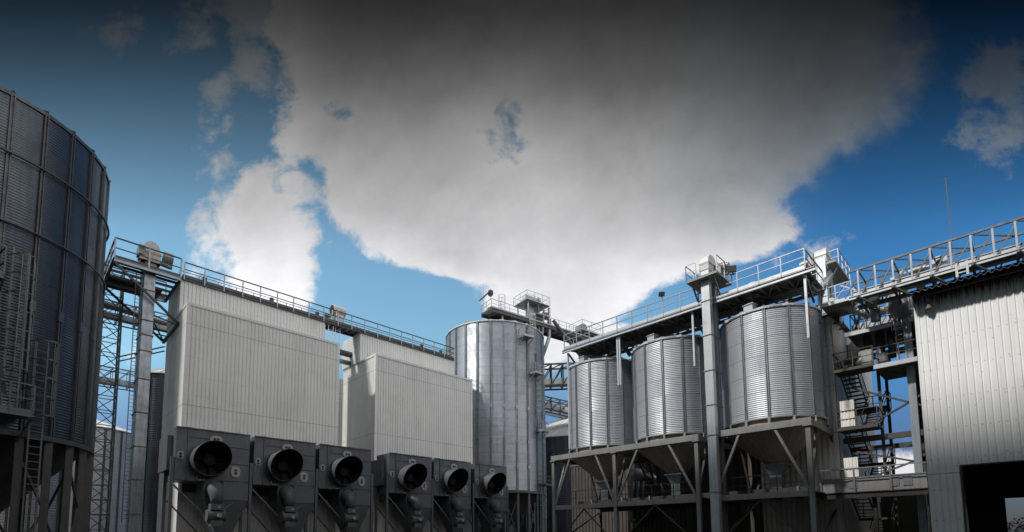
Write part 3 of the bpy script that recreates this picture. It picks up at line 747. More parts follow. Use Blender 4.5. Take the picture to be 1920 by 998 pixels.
mb = MB(); a = q+dv*3.2+nv*1.0; mb.path([a+Vector((0,0,1.0)), a+dv*4.5+nv*2+Vector((0,0,-5.0))], .26, 12); mb.build('down_pipe', M['pipe_dark'], hh, smooth=True)
# second drive farther along the gallery
h2 = thing('elevator_head_unit', 'small railed drive platform with a round grey head on the gallery behind the front silos', 'elevator', tuple(G0+dv*18.5))
q = G0+dv*18.6+Vector((0,0,.9)); cs = [q+dv*2*a+nv*1.5*b for a, b in ((-1,-1),(1,-1),(1,1),(-1,1))]
mb = MB(); mb.prism([(c.x, c.y) for c in cs], 'z', q.z-.12, q.z); pf = mb.build('platform', M['galv'], h2); railing(pf, cs+[cs[0]], 1.5, 2.0, M['galv'], r=.025)
mb = MB(); mb.tube(q-nv*.6+Vector((0,0,.7))-dv*.8, q+nv*.6+Vector((0,0,.7))-dv*.8, .75, 20); mb.build('head_drum', M['motor'], h2)
motor(h2, q+dv*.1+Vector((0,0,.5)), q+dv*1.2+Vector((0,0,.5)), .32)
mb = MB(); mb.bar(q-dv*.8+Vector((0,0,-1)), q-dv*.8+Vector((0,0,.2)), 1.0, 1.0); mb.build('casing', M['galv'], h2)

def mast(name, label, p, h, r=.03, mat=None, cat='mast'):
    mb = MB(); mb.tube(p, (p[0], p[1], p[2]+h*.5), r, 6); mb.tube((p[0], p[1], p[2]+h*.5), (p[0], p[1], p[2]+h), r*.6, 6)
    o = mb.build(name, mat or M['rust'], origin=p); return tag(o, label, cat)
a = G0+dv*.2-nv*1.1; mast('lightning_rod', 'thin rod standing above the left end of the tall silo gallery', tuple(a+Vector((0,0,1.0))), 3.2, .03, M['galv'])
a = hc+dv*1.6-nv*1.6+Vector((0,0,2.75)); mast('lightning_rod', 'thin rod at the corner of the elevator house railing', tuple(a), 3.0, .03, M['galv'])

def floodlight(label, p, aim, post, sz=(.5,.36), round_=False):
    t = thing('floodlight', label, 'floodlight', tuple(post), 'floodlights on the galleries'); p = Vector(p); aim = Vector(aim).normalized(); post = Vector(post)
    s = aim.cross(Vector((0,0,1))).normalized(); u = s.cross(aim)
    bar_part('bracket', post, p-aim*.1-u*sz[1]*.3, .05, .05, M['steel_dark'], t)
    mb = MB()
    if round_:
        mb.tube(p-aim*.35, p, sz[0]*.25, 18, sz[0]*.55); b = mb.build('housing', M['steel_dark'], t)
        MB().tube(p+aim*.002, p+aim*.02, sz[0]*.5, 18).build('lens', M['lamp'], b)
    else:
        mb.bar(p-aim*.14, p, sz[0], sz[1], u); b = mb.build('housing', M['steel_dark'], t)
        MB().bar(p+aim*.002, p+aim*.012, sz[0]*.86, sz[1]*.8, u).build('lens', M['lamp'], b)
    return t
a = G0+nv*1.0; floodlight('round floodlight on the left end of the tall silo gallery', a+Vector((-.1,-.1,1.95)), (-.95,-.2,-.3), a+Vector((0,0,1.1)), (.85,.85), True)

# ================================================================== THREE SMALL SILOS on frames, right row
XC = 36.2; RS = 3.02; ZS0, ZS1 = 8.85, 15.92; OFF = R(13.0)
def small_silo():
    c = (XC, 11.4)
    t = make_silo('hopper_silo', '', 'silo', c, RS, ZS0, ZS1, 14, OFF, .13, .017, M['silo_s'], M['stiff'], 1.0, 'hopper silos in the right row', segs=128, sw=.15, sd=.085, lip=.12)
    MB().lathe([(RS+.02, ZS0-.06), (RS+.12, ZS0-.06), (RS+.12, ZS0+.03), (RS+.02, ZS0+.03)], c, 96).build('base_ring', M['galv'], t)
    MB().lathe([(RS-.08, ZS0-.02), (RS-.08, 8.3), (.62, 6.32), (.60, 6.2)], c, 28, OFF).build('hopper', M['hopper'], t)
    sm = MB()
    for i in range(28):
        a = OFF+2*math.pi*i/28; sm.bar((c[0]+(RS-.07)*math.cos(a), c[1]+(RS-.07)*math.sin(a), 8.3), (c[0]+.63*math.cos(a), c[1]+.63*math.sin(a), 6.33), .03, .03)
    sm.build('hopper_seam', M['hopper'], t)
    for i in range(14):
        a = OFF+2*math.pi*i/14; x, y = c[0]+(RS+.06)*math.cos(a), c[1]+(RS+.06)*math.sin(a)
        bar_part('foot', (x, y, 8.44), (x, y, ZS0), .15, .15, M['galv'], t)
    d = MB(); d.add([(c[0]+sx*.62, c[1]+sy*.66, 6.24) for sx, sy in ((-1,-1),(1,-1),(1,1),(-1,1))]+[(c[0]+sx*.3, c[1]+sy*.34, 5.5) for sx, sy in ((-1,-1),(1,-1),(1,1),(-1,1))], [(0,1,5,4),(1,2,6,5),(2,3,7,6),(3,0,4,7),(0,3,2,1)])
    d.box((c[0]-.68, c[1]-.72, 6.18), (c[0]+.68, c[1]+.72, 6.26)); d.box((c[0]-.32, c[1]-.36, 4.7), (c[0]+.32, c[1]+.36, 5.49))
    d.build('outlet_box', M['galv'], t)
    roof_hatch(t, c, RS, ZS1, 1.0, R(172))
    mb = MB(); mb.tube((c[0], c[1], ZS1+1.0), (c[0], c[1], 17.0), .3, 12); mb.build('inlet_spout', M['pipe_dark'], t)
    return t
s3 = small_silo(); SL = ('bright corrugated silo on its own frame, nearest of the three in the right row',
   'middle one of the three hopper silos, just left of the pale square elevator leg', 'corrugated hopper silo at the far end of the right row, next to the tall silo')
s3['label'] = SL[0]; s2 = place_copy(s3, (XC, 18.45, 0), SL[1]); s1 = place_copy(s3, (XC, 24.9, 0), SL[2])

# frames
def support_frame(label, ys, braces, xf=33.0, xk=39.5):
    t = thing('support_frame', label, 'frame', (xf, (ys[0]+ys[-1])/2, 0), 'steel frames under the right row silos')
    y0, y1 = ys[0], ys[-1]
    def bm(nm, p, q, w_=.3, h_=.42, mat='frame'): return MB().bar(p, q, w_, h_).build(nm, M[mat], t, auto=.012)
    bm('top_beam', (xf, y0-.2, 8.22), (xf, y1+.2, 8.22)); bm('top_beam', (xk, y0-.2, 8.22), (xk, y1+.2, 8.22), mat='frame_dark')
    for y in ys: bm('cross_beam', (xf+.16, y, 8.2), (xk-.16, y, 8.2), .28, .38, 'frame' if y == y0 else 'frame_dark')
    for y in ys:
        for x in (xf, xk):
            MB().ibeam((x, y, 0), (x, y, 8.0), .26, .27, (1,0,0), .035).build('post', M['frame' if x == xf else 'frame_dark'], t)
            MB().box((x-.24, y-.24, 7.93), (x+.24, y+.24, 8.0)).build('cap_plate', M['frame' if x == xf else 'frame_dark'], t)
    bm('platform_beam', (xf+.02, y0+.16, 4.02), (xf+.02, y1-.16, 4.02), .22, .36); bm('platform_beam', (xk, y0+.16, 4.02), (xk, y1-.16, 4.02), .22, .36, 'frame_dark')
    MB().box((xf+.15, y0+.05, 4.16), (xk-.15, y1-.05, 4.2)).build('deck', M['deck'], t)
    for k in range(int((y1-y0)/1.3)): bar_part('joist', (xf+.15, y0+.6+1.3*k, 4.07), (xk-.15, y0+.6+1.3*k, 4.07), .1, .16, M['frame_dark'], t)
    railing(t, [(xf+.35, y0+.25, 4.2), (xf+.35, y1-.25, 4.2)], 1.12, 1.7, M['frame_dark'], r=.022)
    for ya, yb in braces: bm('diagonal_brace', (xf-.02, ya, 8.0), (xf-.02, yb, 4.3), .15, .15); 
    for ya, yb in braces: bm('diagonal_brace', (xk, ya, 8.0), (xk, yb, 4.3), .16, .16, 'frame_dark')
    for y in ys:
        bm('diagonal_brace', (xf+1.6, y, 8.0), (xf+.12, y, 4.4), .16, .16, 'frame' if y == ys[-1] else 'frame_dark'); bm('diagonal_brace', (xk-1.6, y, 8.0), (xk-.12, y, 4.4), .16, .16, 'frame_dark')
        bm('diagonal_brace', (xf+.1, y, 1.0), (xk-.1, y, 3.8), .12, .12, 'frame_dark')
    for i in range(len(ys)-1):
        bm('diagonal_brace', (xf+.02, ys[i]+.1, 1.0), (xf+.02, (ys[i]+ys[i+1])/2, 3.8), .1, .1, 'frame_dark'); bm('diagonal_brace', (xf+.02, ys[i+1]-.1, 1.0), (xf+.02, (ys[i]+ys[i+1])/2, 3.8), .1, .1, 'frame_dark')
    return t
support_frame('dusty grey steel frame carrying only the nearest right row silo', (8.55, 14.25), ((12.5, 14.1), (10.35, 8.7)))
support_frame('long dusty steel frame carrying the two farther silos of the right row', (15.32, 21.85, 27.95), ((26.2, 27.8), (23.6, 22.0), (19.85, 21.7), (17.35, 15.5)))

# small machines on the frame decks
scr = thing('belt_conveyor', 'dark enclosed conveyor running under the outlets of the right row silos', 'conveyor', (XC, 18, 4.2))
MB().box((XC-.45, 8.9, 4.25), (XC+.45, 27.6, 4.66)).build('trough', M['frame_dark'], scr)
for y in (10, 13, 16.5, 20.5, 23, 26): MB().box((XC-.55, y, 4.2), (XC+.55, y+.12, 4.72)).build('collar', M['frame'], scr)
dc = thing('dust_collector', 'dark domed dust collector with bent pipes seen under the frame between the hoppers', 'dust collector', (42.5, 25.3, 0))
mb = MB(); mb.lathe([(1.0, 3.0), (1.0, 7.2), (.95, 7.5), (.7, 7.85), (.35, 8.0), (.01, 8.05)], (42.5, 25.6), 24); mb.build('body', M['pipe_dark'], dc, smooth=True)
mb = MB(); mb.path([(42.0, 24.6, 7.0), (41.6, 23.8, 7.1), (41.4, 23.1, 6.6), (41.2, 22.2, 4.8)], .28, 12); mb.build('bent_pipe', M['galv'], dc, smooth=True)
for k in range(3): MB().tube((41.4, 24.4+.55*k, 3.2), (41.4, 24.4+.55*k, 6.6), .16, 10).build('riser', M['pipe_dark'], dc, smooth=True)

# ================================================================== ELEVATOR LEG in the right row
e2 = thing('bucket_elevator', 'pale square elevator leg in front of the gallery between the nearest and middle silos', 'elevator', (32.6, 14.0, 0))
MB().box((32.36, 13.72, 0), (32.78, 14.28, 20.2)).build('casing', M['galv_bright'], e2, auto=.012)
MB().box((33.25, 13.72, 0), (33.65, 14.28, 19.0)).build('casing', M['galv'], e2, auto=.012)
for z in (1.6, 4.4, 8.1, 10.1, 12.4, 14.8, 17.15, 18.6, 19.7):
    MB().box((32.31, 13.67, z), (32.83, 14.33, z+.06)).build('flange', M['galv'], e2); MB().box((33.2, 13.67, z), (33.7, 14.33, z+.06)).build('flange', M['galv'], e2)
pulley_head(e2, (33.0, 14.0, 19.3), 'y', 1.35, .62, 1.15, M['white'])
motor(e2, (33.4, 13.6, 19.7), (33.4, 12.9, 19.6), .22)
mb = MB(); mb.box((33.1, 13.2, 19.1), (33.7, 13.65, 19.6)); mb.build('gearbox', M['motor'], e2)
mb = MB(); mb.tube((33.9, 12.9, 19.4), (33.9, 13.25, 19.4), .28, 16); mb.build('drive_wheel', M['galv_bright'], e2)
# its platform
zp = 18.78
p2 = thing('service_platform', 'railed service platform around the head of the pale square elevator leg', 'platform', (33.2, 14.1, zp))
mb = MB(); mb.box((31.95, 13.0, zp-.16), (32.3, 15.1, zp)); mb.box((32.3, 14.36, zp-.16), (34.4, 15.1, zp)); mb.box((32.3, 13.0, zp-.16), (34.4, 13.62, zp)); mb.box((33.75, 13.62, zp-.16), (34.4, 14.36, zp)); mb.build('deck', M['frame'], p2)
railing(p2, [(34.4, 15.1, zp), (31.95, 15.1, zp)], 1.05, 1.2, M['galv'], r=.022); railing(p2, [(31.95, 13.0, zp), (34.4, 13.0, zp)], 1.05, 1.2, M['galv'], r=.022)
railing(p2, [(31.95, 15.1, zp), (31.95, 14.4, zp)], 1.05, 1.2, M['galv'], r=.018)
for y in (13.3, 14.8): bar_part('knee_brace', (32.1, y, zp-.16), (33.0, y, 17.6), .09, .09, M['frame'], p2)

# ================================================================== GALLERY over the right row
ZG = 17.62; y0, y1 = 8.2, 26.6; XF, XB = 33.0, 36.9
gr = thing('overhead_gallery', 'long railed steel gallery running over the tops of the three right row silos', 'gallery', (35, 17.4, ZG))
MB().box((XF+.08, y0, ZG-.09), (XB, y1, ZG-.05)).build('deck', M['deck'], gr)
MB().box((XF, y0-.02, ZG-.22), (XF+.05, y1+.02, ZG)).build('toe_board', M['galv_bright'], gr)
MB().ibeam((XF+.1, y0-.5, ZG-.36), (XF+.1, y1+.3, ZG-.36), .16, .24).build('edge_beam', M['galv_bright'], gr)
MB().ibeam((XB-.1, y0-.1, ZG-.36), (XB-.1, y1+.1, ZG-.36), .16, .24).build('edge_beam', M['galv'], gr)
MB().ibeam((XC-1.2, y0, ZG-.3), (XC-1.2, y1, ZG-.3), .16, .3).build('stringer', M['deck'], gr)
for k in range(23):
    y = y0+.3+.8*k; bar_part('joist', (XF+.2, y, ZG-.28), (XB-.2, y, ZG-.28), .09, .18, M['deck'], gr)
mb = MB()
for k in range(11):
    y = y0+.3+1.6*k; mb.bar((XF+.25, y, ZG-.42), (XB-.25, y+1.6, ZG-.42), .05); mb.bar((XB-.25, y, ZG-.45), (XF+.25, y+1.6, ZG-.45), .05)
mb.build('wind_bracing', M['deck'], gr)
railing(gr, [(XF+.02, y1, ZG), (XF+.02, y0, ZG), (XB, y0, ZG)], 1.03, 1.36, M['stiff'], r=.032, pw=.06, drop=.25)
railing(gr, [(XB, y1, ZG), (XB, y0, ZG)], 1.03, 1.36, M['galv'], r=.02)
railing(gr, [(XF, y1, ZG), (XB, y1, ZG)], 1.03, 1.36, M['galv'], r=.02)
for yc in (11.4, 18.45, 24.9):
    for dy in (-3.08, 3.08) if yc != 24.9 else (-3.5, 1.75):
        y = yc+dy if yc != 24.9 else {-3.5: 21.33, 1.75: 26.45}[dy]
        bar_part('hanger_post', (XF+.32, y, ZG-.5), (XF+.32, y, 13.25 if y < 26 else 8.9), .13, .13, M['galv_bright'], gr)
        bar_part('knee_brace', (XF+.4, y, ZG-.55), (XF+2.0, y, 16.0), .12, .12, M['steel_dark'], gr)
        bar_part('knee_brace', (XB, y, ZG-.5), (XB-.8, y, 15.0), .12, .12, M['steel_dark'], gr)
for yc in (11.4, 18.45, 24.9):
    mb = MB(); mb.tube((XC+.9, yc+.4, ZG-.5), (XC+.3, yc, 16.85), .2, 12); mb.build('drop_spout', M['pipe_dark'], gr)
    mb = MB(); mb.box((XC-1.8, yc-.3, ZG+.0), (XC-1.1, yc+.4, ZG+.5)); mb.build('gate_box', M['motor'], gr)
MB().tube((34.6, 11.8, ZG+.3), (35.8, 11.8, ZG+.3), .55, 18).build('filter_drum', M['white'], gr)
MB().box((35.0, 8.6, ZG), (35.7, 26, ZG+.38)).build('conveyor_trough', M['galv'], gr)
# lattice conveyors behind the silo tops
truss_bridge('conveyor_bridge', 'dark lattice conveyor bridge tucked under the gallery behind the right row silos', (39.2, 7.8, 15.6), (39.2, 28.5, 15.6), 1.5, 1.4, 18, M['steel_dark'], M['galv'], (.2, .5, .8))
floodlight('square floodlight on the gallery rail above the middle right row silo', (32.9, 17.42, 19.02), (-.75,-.6,-.35), (33.0, 17.42, ZG+.95), (.42,.32))
floodlight('square floodlight beside the head of the pale elevator leg', (32.8, 12.34, 18.92), (-.8,-.5,-.2), (33.0, 12.34, ZG+.95), (.52,.4))

# ================================================================== FAR ELEVATOR behind the nearest right silo
e3 = thing('bucket_elevator', 'white square elevator leg behind the nearest right row silo, where the lattice bridge begins', 'elevator', (38.7, 8.6, 0))
MB().box((38.35, 8.3, 0), (39.0, 8.9, 20.3)).build('casing', M['galv_bright'], e3, auto=.012); MB().box((39.5, 8.3, 0), (40.1, 8.9, 20.3)).build('casing', M['galv'], e3, auto=.012)
for z in (14.2, 16.4, 18.3): MB().box((38.3, 8.24, z), (39.05, 8.96, z+.06)).build('flange', M['galv'], e3)
pulley_head(e3, (39.2, 8.6, 20.0), 'y', 1.6, .7, 1.2, M['white'])
motor(e3, (38.6, 9.1, 20.3), (38.6, 9.75, 20.3), .3); mb = MB(); mb.box((38.3, 8.98, 20.0), (39.0, 9.3, 20.8)); mb.build('gearbox', M['motor'], e3)
mb = MB(); mb.path([(38.8, 8.2, 19.2), (38.3, 8.6, 18.3), (37.7, 9.2, 17.9)], .25, 12); mb.build('spout', M['galv'], e3, smooth=True)
zp = 19.75; p3 = thing('service_platform', 'railed platform around the white elevator head behind the nearest right row silo', 'platform', (39.6, 8.4, zp))
mb = MB(); mb.box((38.1, 7.65, zp-.14), (42.0, 8.2, zp)); mb.box((38.1, 9.0, zp-.14), (42.0, 9.5, zp)); mb.box((40.2, 8.2, zp-.14), (42.0, 9.0, zp)); mb.build('deck', M['frame'], p3)
railing(p3, [(38.9, 9.5, zp), (38.9, 7.65, zp), (42, 7.65, zp), (42, 9.5, zp)], 1.05, 1.1, M['galv'], r=.022)
bar_part('knee_brace', (41.9, 7.7, zp-.1), (40.2, 8.3, 17.9), .1, .1, M['galv'], p3); bar_part('knee_brace', (38.9, 7.7, zp-.1), (38.7, 8.3, 18.4), .08, .08, M['galv'], p3)

# ================================================================== SMALL BUILDING, stairs and pipe bridge
sb = thing('stair_building', 'narrow stained grey-white building behind the nearest right silo, steel stairs along its side', 'building', (42, 10, 0))
MB().box((38.05, 8.15, 0), (50, 13, 16.0)).build('core', M['clad_s'], sb)
MB().corr((38, 13), (38, 8.1), 0, 15.9, (-1,0), .33, .10, (.0,.1,.55,.65)).build('front_cladding', M['clad_s'], sb)
MB().box((38.0, 8.1, 0), (50.02, 8.13, 15.95)).build('side_wall', M['clad_s'], sb)
c = MB(); c.corr((37.75, 7.85), (50.3, 7.85), 16.0, 16.06, (0,-1), .2, .03); c.box((37.8, 7.88, 16.02), (50.3, 13.2, 16.1)); c.build('roof', M['deck'], sb)
MB().box((41.8, 8.02, 12.2), (43.6, 8.09, 15.0)).build('door', M['steel_dark'], sb)
MB().corr((40.5, 7.2), (41.7, 7.95), 12.6, 15.0, (-1,-1), .2, .03).build('door_leaf', M['clad_s'], sb)
pipes = thing('roof_drain_lamp', 'small dark wall lamp under the roof edge of the narrow stained building', 'lamp', (43.9, 7.9, 15.4)); MB().path([(43.9, 8.1, 15.6), (43.9, 7.85, 15.6), (43.9, 7.8, 15.3)], .05, 6).build('arm', M['steel_dark'], pipes); MB().tube((43.9, 7.8, 15.0), (43.9, 7.8, 15.3), .18, 12, .06).build('shade', M['steel_dark'], pipes)

stt = thing('stair_tower', 'dark steel switchback stair with railed landings beside the narrow stained building', 'stairs', (38, 7, 0))
LZ = (12.0, 8.25, 4.6)
for i, z in enumerate(LZ):
    xa_, xb_, ya_, yb_ = 36.95, 38.3, 5.85, 7.95
    pf = MB().box((xa_, ya_, z-.18), (xb_, yb_, z)).build('landing', M['frame_dark'], stt)
    railing(pf, [(xb_, yb_, z), (xa_, yb_, z), (xa_, ya_, z)] + ([(xb_, ya_, z)] if i else []), 1.05, 1.1, M['frame_dark'], r=.024)
    # far landing half a storey down, with flights to and from it
    zm = z-1.9
    pf2 = MB().box((41.0, 5.9, zm-.16), (42.4, 7.95, zm)).build('landing', M['frame_dark'], stt)
    railing(pf2, [(41.0, 5.9, zm), (42.4, 5.9, zm), (42.4, 7.9, zm)], 1.05, 1.1, M['frame_dark'], r=.024)
    for (xs, xe, zs, ze, yy) in ((38.3, 41.0, z, zm, 7.4),) + (((41.0, 38.3, zm, LZ[i+1], 6.4),) if i < 2 else ((41.0, 38.3, zm, 1.0, 6.4),)):
        fl = MB(); nst = 9
        for k in range(nst):
            f_ = (k+.5)/nst; x = xs+(xe-xs)*f_; zz = zs+(ze-zs)*f_; fl.box((x-.15, yy-.42, zz-.03), (x+.15, yy+.42, zz+.015))
        flo = fl.build('stair_flight', M['frame_dark'], stt)
        for s_ in (-1, 1):
            sg = MB(); sg.bar((xs, yy+s_*.46, zs-.1), (xe, yy+s_*.46, ze-.1), .05, .24); sg.bar((xs, yy+s_*.46, zs+.95), (xe, yy+s_*.46, ze+.95), .05, .05); sg.bar((xs, yy+s_*.46, zs+.5), (xe, yy+s_*.46, ze+.5), .03, .03)
            sg.build('stringer', M['frame_dark'], flo)
for x in (38.3, 41.0):
    for y in (5.85,): bar_part('post', (x, y, 0), (x, y, 12.0), .16, .16, M['frame_dark'], stt)
MB().corr((36.98, 7.75), (36.98, 7.0), 8.3, 9.95, (-1,0), .2, .03).build('ribbed_screen', M['clad_s'], stt)
MB().corr((36.98, 7.75), (36.98, 7.0), 4.65, 6.35, (-1,0), .2, .03).build('ribbed_screen', M['clad_s'], stt)

br = thing('pipe_bridge', 'open steel pipe bridge with crossed braces between the stair and the white shed', 'steel structure', (38.2, 4.4, 0))
for (y, x) in ((4.2, 38.0), (3.4, 38.0), (4.2, 41.0), (3.2, 41)):
    MB().ibeam((x, y, 0), (x, y, 16.5), .38, .4, (1,0,0), .03).build('column', M['stiff'] if y > 4 and x < 39 else M['frame_dark'], br)
for (p, q, w_) in (((38,4.4,9.45),(38,3.3,10.1),.16), ((38,4.4,9.45),(38,3.3,8.9),.16), ((38,4.4,9.45),(38,7.2,10.9),.16), ((38,4.4,9.45),(38,7.2,8.0),.16), ((38,4.4,5.9),(38,3.3,6.6),.16), ((38,4.4,5.9),(38,7.2,6.8),.16), ((38,4.4,5.9),(38,7.2,4.9),.16), ((38.2,5.9,11.8),(38.2,4.2,11.1),.12)):
    bar_part('cross_brace', p, q, w_, .1, M['frame_dark'], br)
bar_part('beam', (38, 7.9, 7.55), (38, 3.2, 7.55), .2, .34, M['frame_dark'], br); bar_part('beam', (40, 7.9, 7.2), (40, 3.2, 7.2), .2, .3, M['frame_dark'], br)
# mid walkway from landing to shed
MB().box((36.9, 3.3, 11.62), (40.5, 5.84, 11.72)).build('walkway_deck', M['frame_dark'], br)
bar_part('walkway_beam', (36.9, 5.84, 11.68), (36.9, 3.3, 11.68), .14, .26, M['galv_bright'], br)
railing(br, [(36.9, 5.84, 11.8), (36.9, 3.3, 11.8)], 1.05, 1.2, M['frame_dark'], r=.024)
MB().box((37.6, 5.2, 11.75), (38.6, 5.8, 12.7)).build('valve_box', M['pipe_dark'], br)
# upper pipe deck
zu = 14.5
MB().box((37.9, 3.3, zu-.14), (42.5, 7.3, zu)).build('pipe_deck', M['frame_dark'], br)
bar_part('deck_beam', (37.86, 7.4, zu-.1), (37.86, 3.3, zu-.1), .14, .28, M['galv_bright'], br)
railing(br, [(37.9, 6.6, zu), (37.9, 3.3, zu)], 1.1, 1.2, M['galv'], r=.022)
# balcony
zb = 16.25
MB().box((36.4, 6.6, zb-.14), (39.0, 8.3, zb)).build('balcony_deck', M['frame'], br); bar_part('balcony_beam', (36.4, 8.3, zb-.08), (36.4, 6.6, zb-.08), .1, .22, M['galv_bright'], br)
railing(br, [(36.4, 8.3, zb), (36.4, 6.6, zb), (39.0, 6.6, zb)], 1.0, .9, M['galv'], r=.026)
bar_part('balcony_strut', (39.0, 6.6, zb-.2), (38.0, 6.9, zu), .09, .09, M['frame_dark'], br); bar_part('balcony_strut', (36.5, 6.7, zb-.1), (38.0, 6.7, zu), .09, .09, M['frame'], br)
bar_part('handrail_strut', (38.2, 7.5, 17.9), (38.0, 4.4, 15.6), .08, .08, M['galv'], br)
# pipes
for nm, lab, pts, r_, mt in (
    ('drop_pipe', 'vertical grey drop pipe under the lattice bridge hopper above the pipe deck', [(37.2, 5.6, 16.0), (37.2, 5.6, 14.6)], .26, 'galv'),
    ('drop_pipe', 'dark bent pipe below the pipe deck beside the open ribbed door', [(38.9, 6.4, 14.3), (38.9, 6.4, 13.4), (38.6, 6.6, 12.9), (38.2, 6.9, 12.3)], .26, 'pipe_dark'),
    ('drop_pipe', 'dark straight pipe below the pipe deck, left one beside the steel column', [(38.8, 5.7, 14.3), (38.8, 5.7, 12.4), (38.7, 5.5, 11.9)], .24, 'pipe_dark'),
    ('drop_pipe', 'grey straight pipe below the pipe deck, right against the steel column', [(38.8, 5.1, 14.3), (38.8, 5.1, 12.6)], .24, 'pipe_dark'),
    ('drop_pipe', 'thin pair pipe running down beside the white shed corner', [(38.6, 3.75, 15.9), (38.6, 3.75, 2)], .09, 'pipe_dark')):
    o = MB().path(pts, r_, 14).build(nm, M[mt], smooth=True, origin=pts[-1]); tag(o, lab, 'pipe', 'pipes by the white shed')
wf = thing('blower_housing', 'white rounded blower housing under the lattice bridge at the shed corner', 'blower', (38.6, 4.7, zu))
mb = MB(); mb.prism([(38.6+.95*math.cos(a), 15.75+.75*math.sin(a)) for a in [2*math.pi*i/20 for i in range(20)]], 'y', 4.0, 5.1); mb.build('shell', M['white'], wf)
mb = MB(); mb.box((38.2, 4.3, 14.6), (39.0, 5.0, 15.1)); mb.build('stand', M['galv'], wf); motor(wf, (38.4, 5.3, 15.6), (38.4, 5.9, 15.6), .26)

for nm, lab, pts, r_, mt in (
    ('transfer_duct', 'white bent duct between the white elevator leg and the rounded blower', [(38.7, 8.2, 17.2), (37.5, 7.3, 16.3), (37.9, 6.2, 15.5), (38.5, 5.3, 15.6)], .27, 'white'),
    ('transfer_duct', 'grey horizontal duct crossing behind the pipes under the pipe deck', [(39.8, 7.9, 13.2), (39.8, 3.4, 13.2)], .22, 'galv'),
    ('transfer_duct', 'slim grey duct crossing low behind the walkway to the shed', [(39.6, 7.9, 12.4), (39.6, 3.4, 12.4)], .14, 'galv')):
    o = MB().path(pts, r_, 14).build(nm, M[mt], smooth=True, origin=pts[0]); tag(o, lab, 'duct')
cy = thing('cyclone', 'grey conical cyclone under the lattice bridge above the pipe deck', 'cyclone', (37.4, 4.0, zu))
mb = MB(); mb.lathe([(.01, 15.75), (.42, 15.7), (.45, 15.2), (.14, 14.5), (.13, 14.35)], (37.45, 4.55), 20); mb.build('cone', M['galv'], cy, smooth=True)
truss_bridge('conveyor_bridge', 'dark lattice bridge set back behind the pipe deck and the white shed corner', (41.5, 7.6, 15.2), (41.5, 2.9, 15.2), 1.5, 1.3, 6, M['steel_dark'], M['galv'], (.3, .6, .7))
for y_ in (3.5, 3.62, 3.74):
    o = MB().tube((38.3, y_, 2), (38.3, y_, 14.3), .045, 8).build('conduit', M['galv'], origin=(38.3, y_, 2)); tag(o, 'thin grey conduit, one of three side by side by the white shed corner', 'pipe', 'conduits at the shed corner')
cl = thing('wall_ladder', 'grey caged ladder between the walkway and the pipe deck near the white shed', 'ladder', (37.9, 3.6, 11.8))
cage_ladder(cl, (37.75, 4.55, 11.8), (37.75, 4.55, 15.4), (-1,0,0), (0,1,0), .42, M['galv'], 2.0)
cbx = thing('control_cabinet', 'grey control cabinet on the stair landing in front of the dark door', 'cabinet', (38.0, 6.3, 12.0))
MB().box((37.7, 6.0, 12.0), (38.2, 6.6, 13.1)).build('body', M['motor'], cbx, auto=.02); MB().box((37.66, 6.05, 12.1), (37.698, 6.55, 13.0)).build('door', M['plate'], cbx)

# low conveyor bridge
lc = thing('low_conveyor', 'enclosed low conveyor with handrails between the nearest silo frame and white shed', 'conveyor', (36.4, 6, 4.2))
MB().box((35.95, 3.45, 4.15), (37.1, 8.9, 4.95)).build('trough', M['frame'], lc)
MB().box((35.9, 3.45, 4.95), (37.15, 8.9, 5.02)).build('cover', M['galv'], lc)
for y in (4.3, 4.9, 6.9): MB().box((35.91, y, 4.35), (35.948, y+.42, 4.85)).build('inspection_plate', M['galv'], lc)
railing(lc, [(35.85, 8.8, 4.2), (35.85, 3.5, 4.2)], 1.35, 1.75, M['galv'], r=.03, pw=.09, drop=.1)
for y in (3.7, 6.2): bar_part('leg', (36.5, y, 0), (36.5, y, 4.15), .2, .2, M['frame_dark'], lc)
MB().ibeam((35.95, 3.45, 3.95), (35.95, 8.9, 3.95), .2, .36).build('beam', M['frame_dark'], lc)

# ================================================================== LATTICE CONVEYOR BRIDGE at the right
A = Vector((35, 6.25, 0)); zc0, zc1 = 15.56, 17.2; step = .83
cb = thing('conveyor_bridge', 'large galvanised lattice conveyor bridge passing over the white shed roof', 'conveyor bridge', (35.9, 0, 15.5))
for x in (35.0, 36.9):
    MB().bar((x, 6.5, zc1), (x, -8, zc1), .11, .11).build('top_chord', M['stiff_dark'], cb); MB().ibeam((x, 6.5, zc0), (x, -8, zc0), .14, .2).build('bottom_chord', M['galv_bright'], cb)
    for k in range(18):
        y = 5.97-step*k
        bar_part('upright', (x, y, zc0+.1), (x, y, zc1-.05), .085, .085, M['stiff'] if x < 36 else M['stiff_dark'], cb)
        bar_part('diagonal', (x, y-.1, zc1-.06), (x, y+step-.12, zc0+.1), .065, .065, M['stiff_dark'], cb)
for k in range(9):
    y = 5.97-step*2*k
    bar_part('cross_tie', (35.06, y, zc1), (36.84, y, zc1), .07, .07, M['stiff_dark'], cb); bar_part('cross_tie', (35.06, y-.05, zc1-.02), (36.84, y-step*2+.05, zc1-.02), .06, .06, M['stiff_dark'], cb)
    bar_part('outrigger', (34.3, y, zc0-.24), (37.4, y, zc0-.24), .1, .14, M['steel_dark'], cb)
    bar_part('outrigger_strut', (34.35, y, zc0-.2), (35.0, y-.6, zc0-.65), .09, .09, M['steel_dark'], cb)
MB().box((35.75, -8, zc0+.16), (36.5, 6.4, zc0+.62)).build('conveyor_trough', M['galv_bright'], cb)
MB().box((35.7, -8, zc0+.62), (36.55, 6.4, zc0+.67)).build('trough_cover', M['galv'], cb)
MB().box((35.05, -8, zc0+.02), (35.72, 6.4, zc0+.06)).build('walkway', M['deck'], cb)
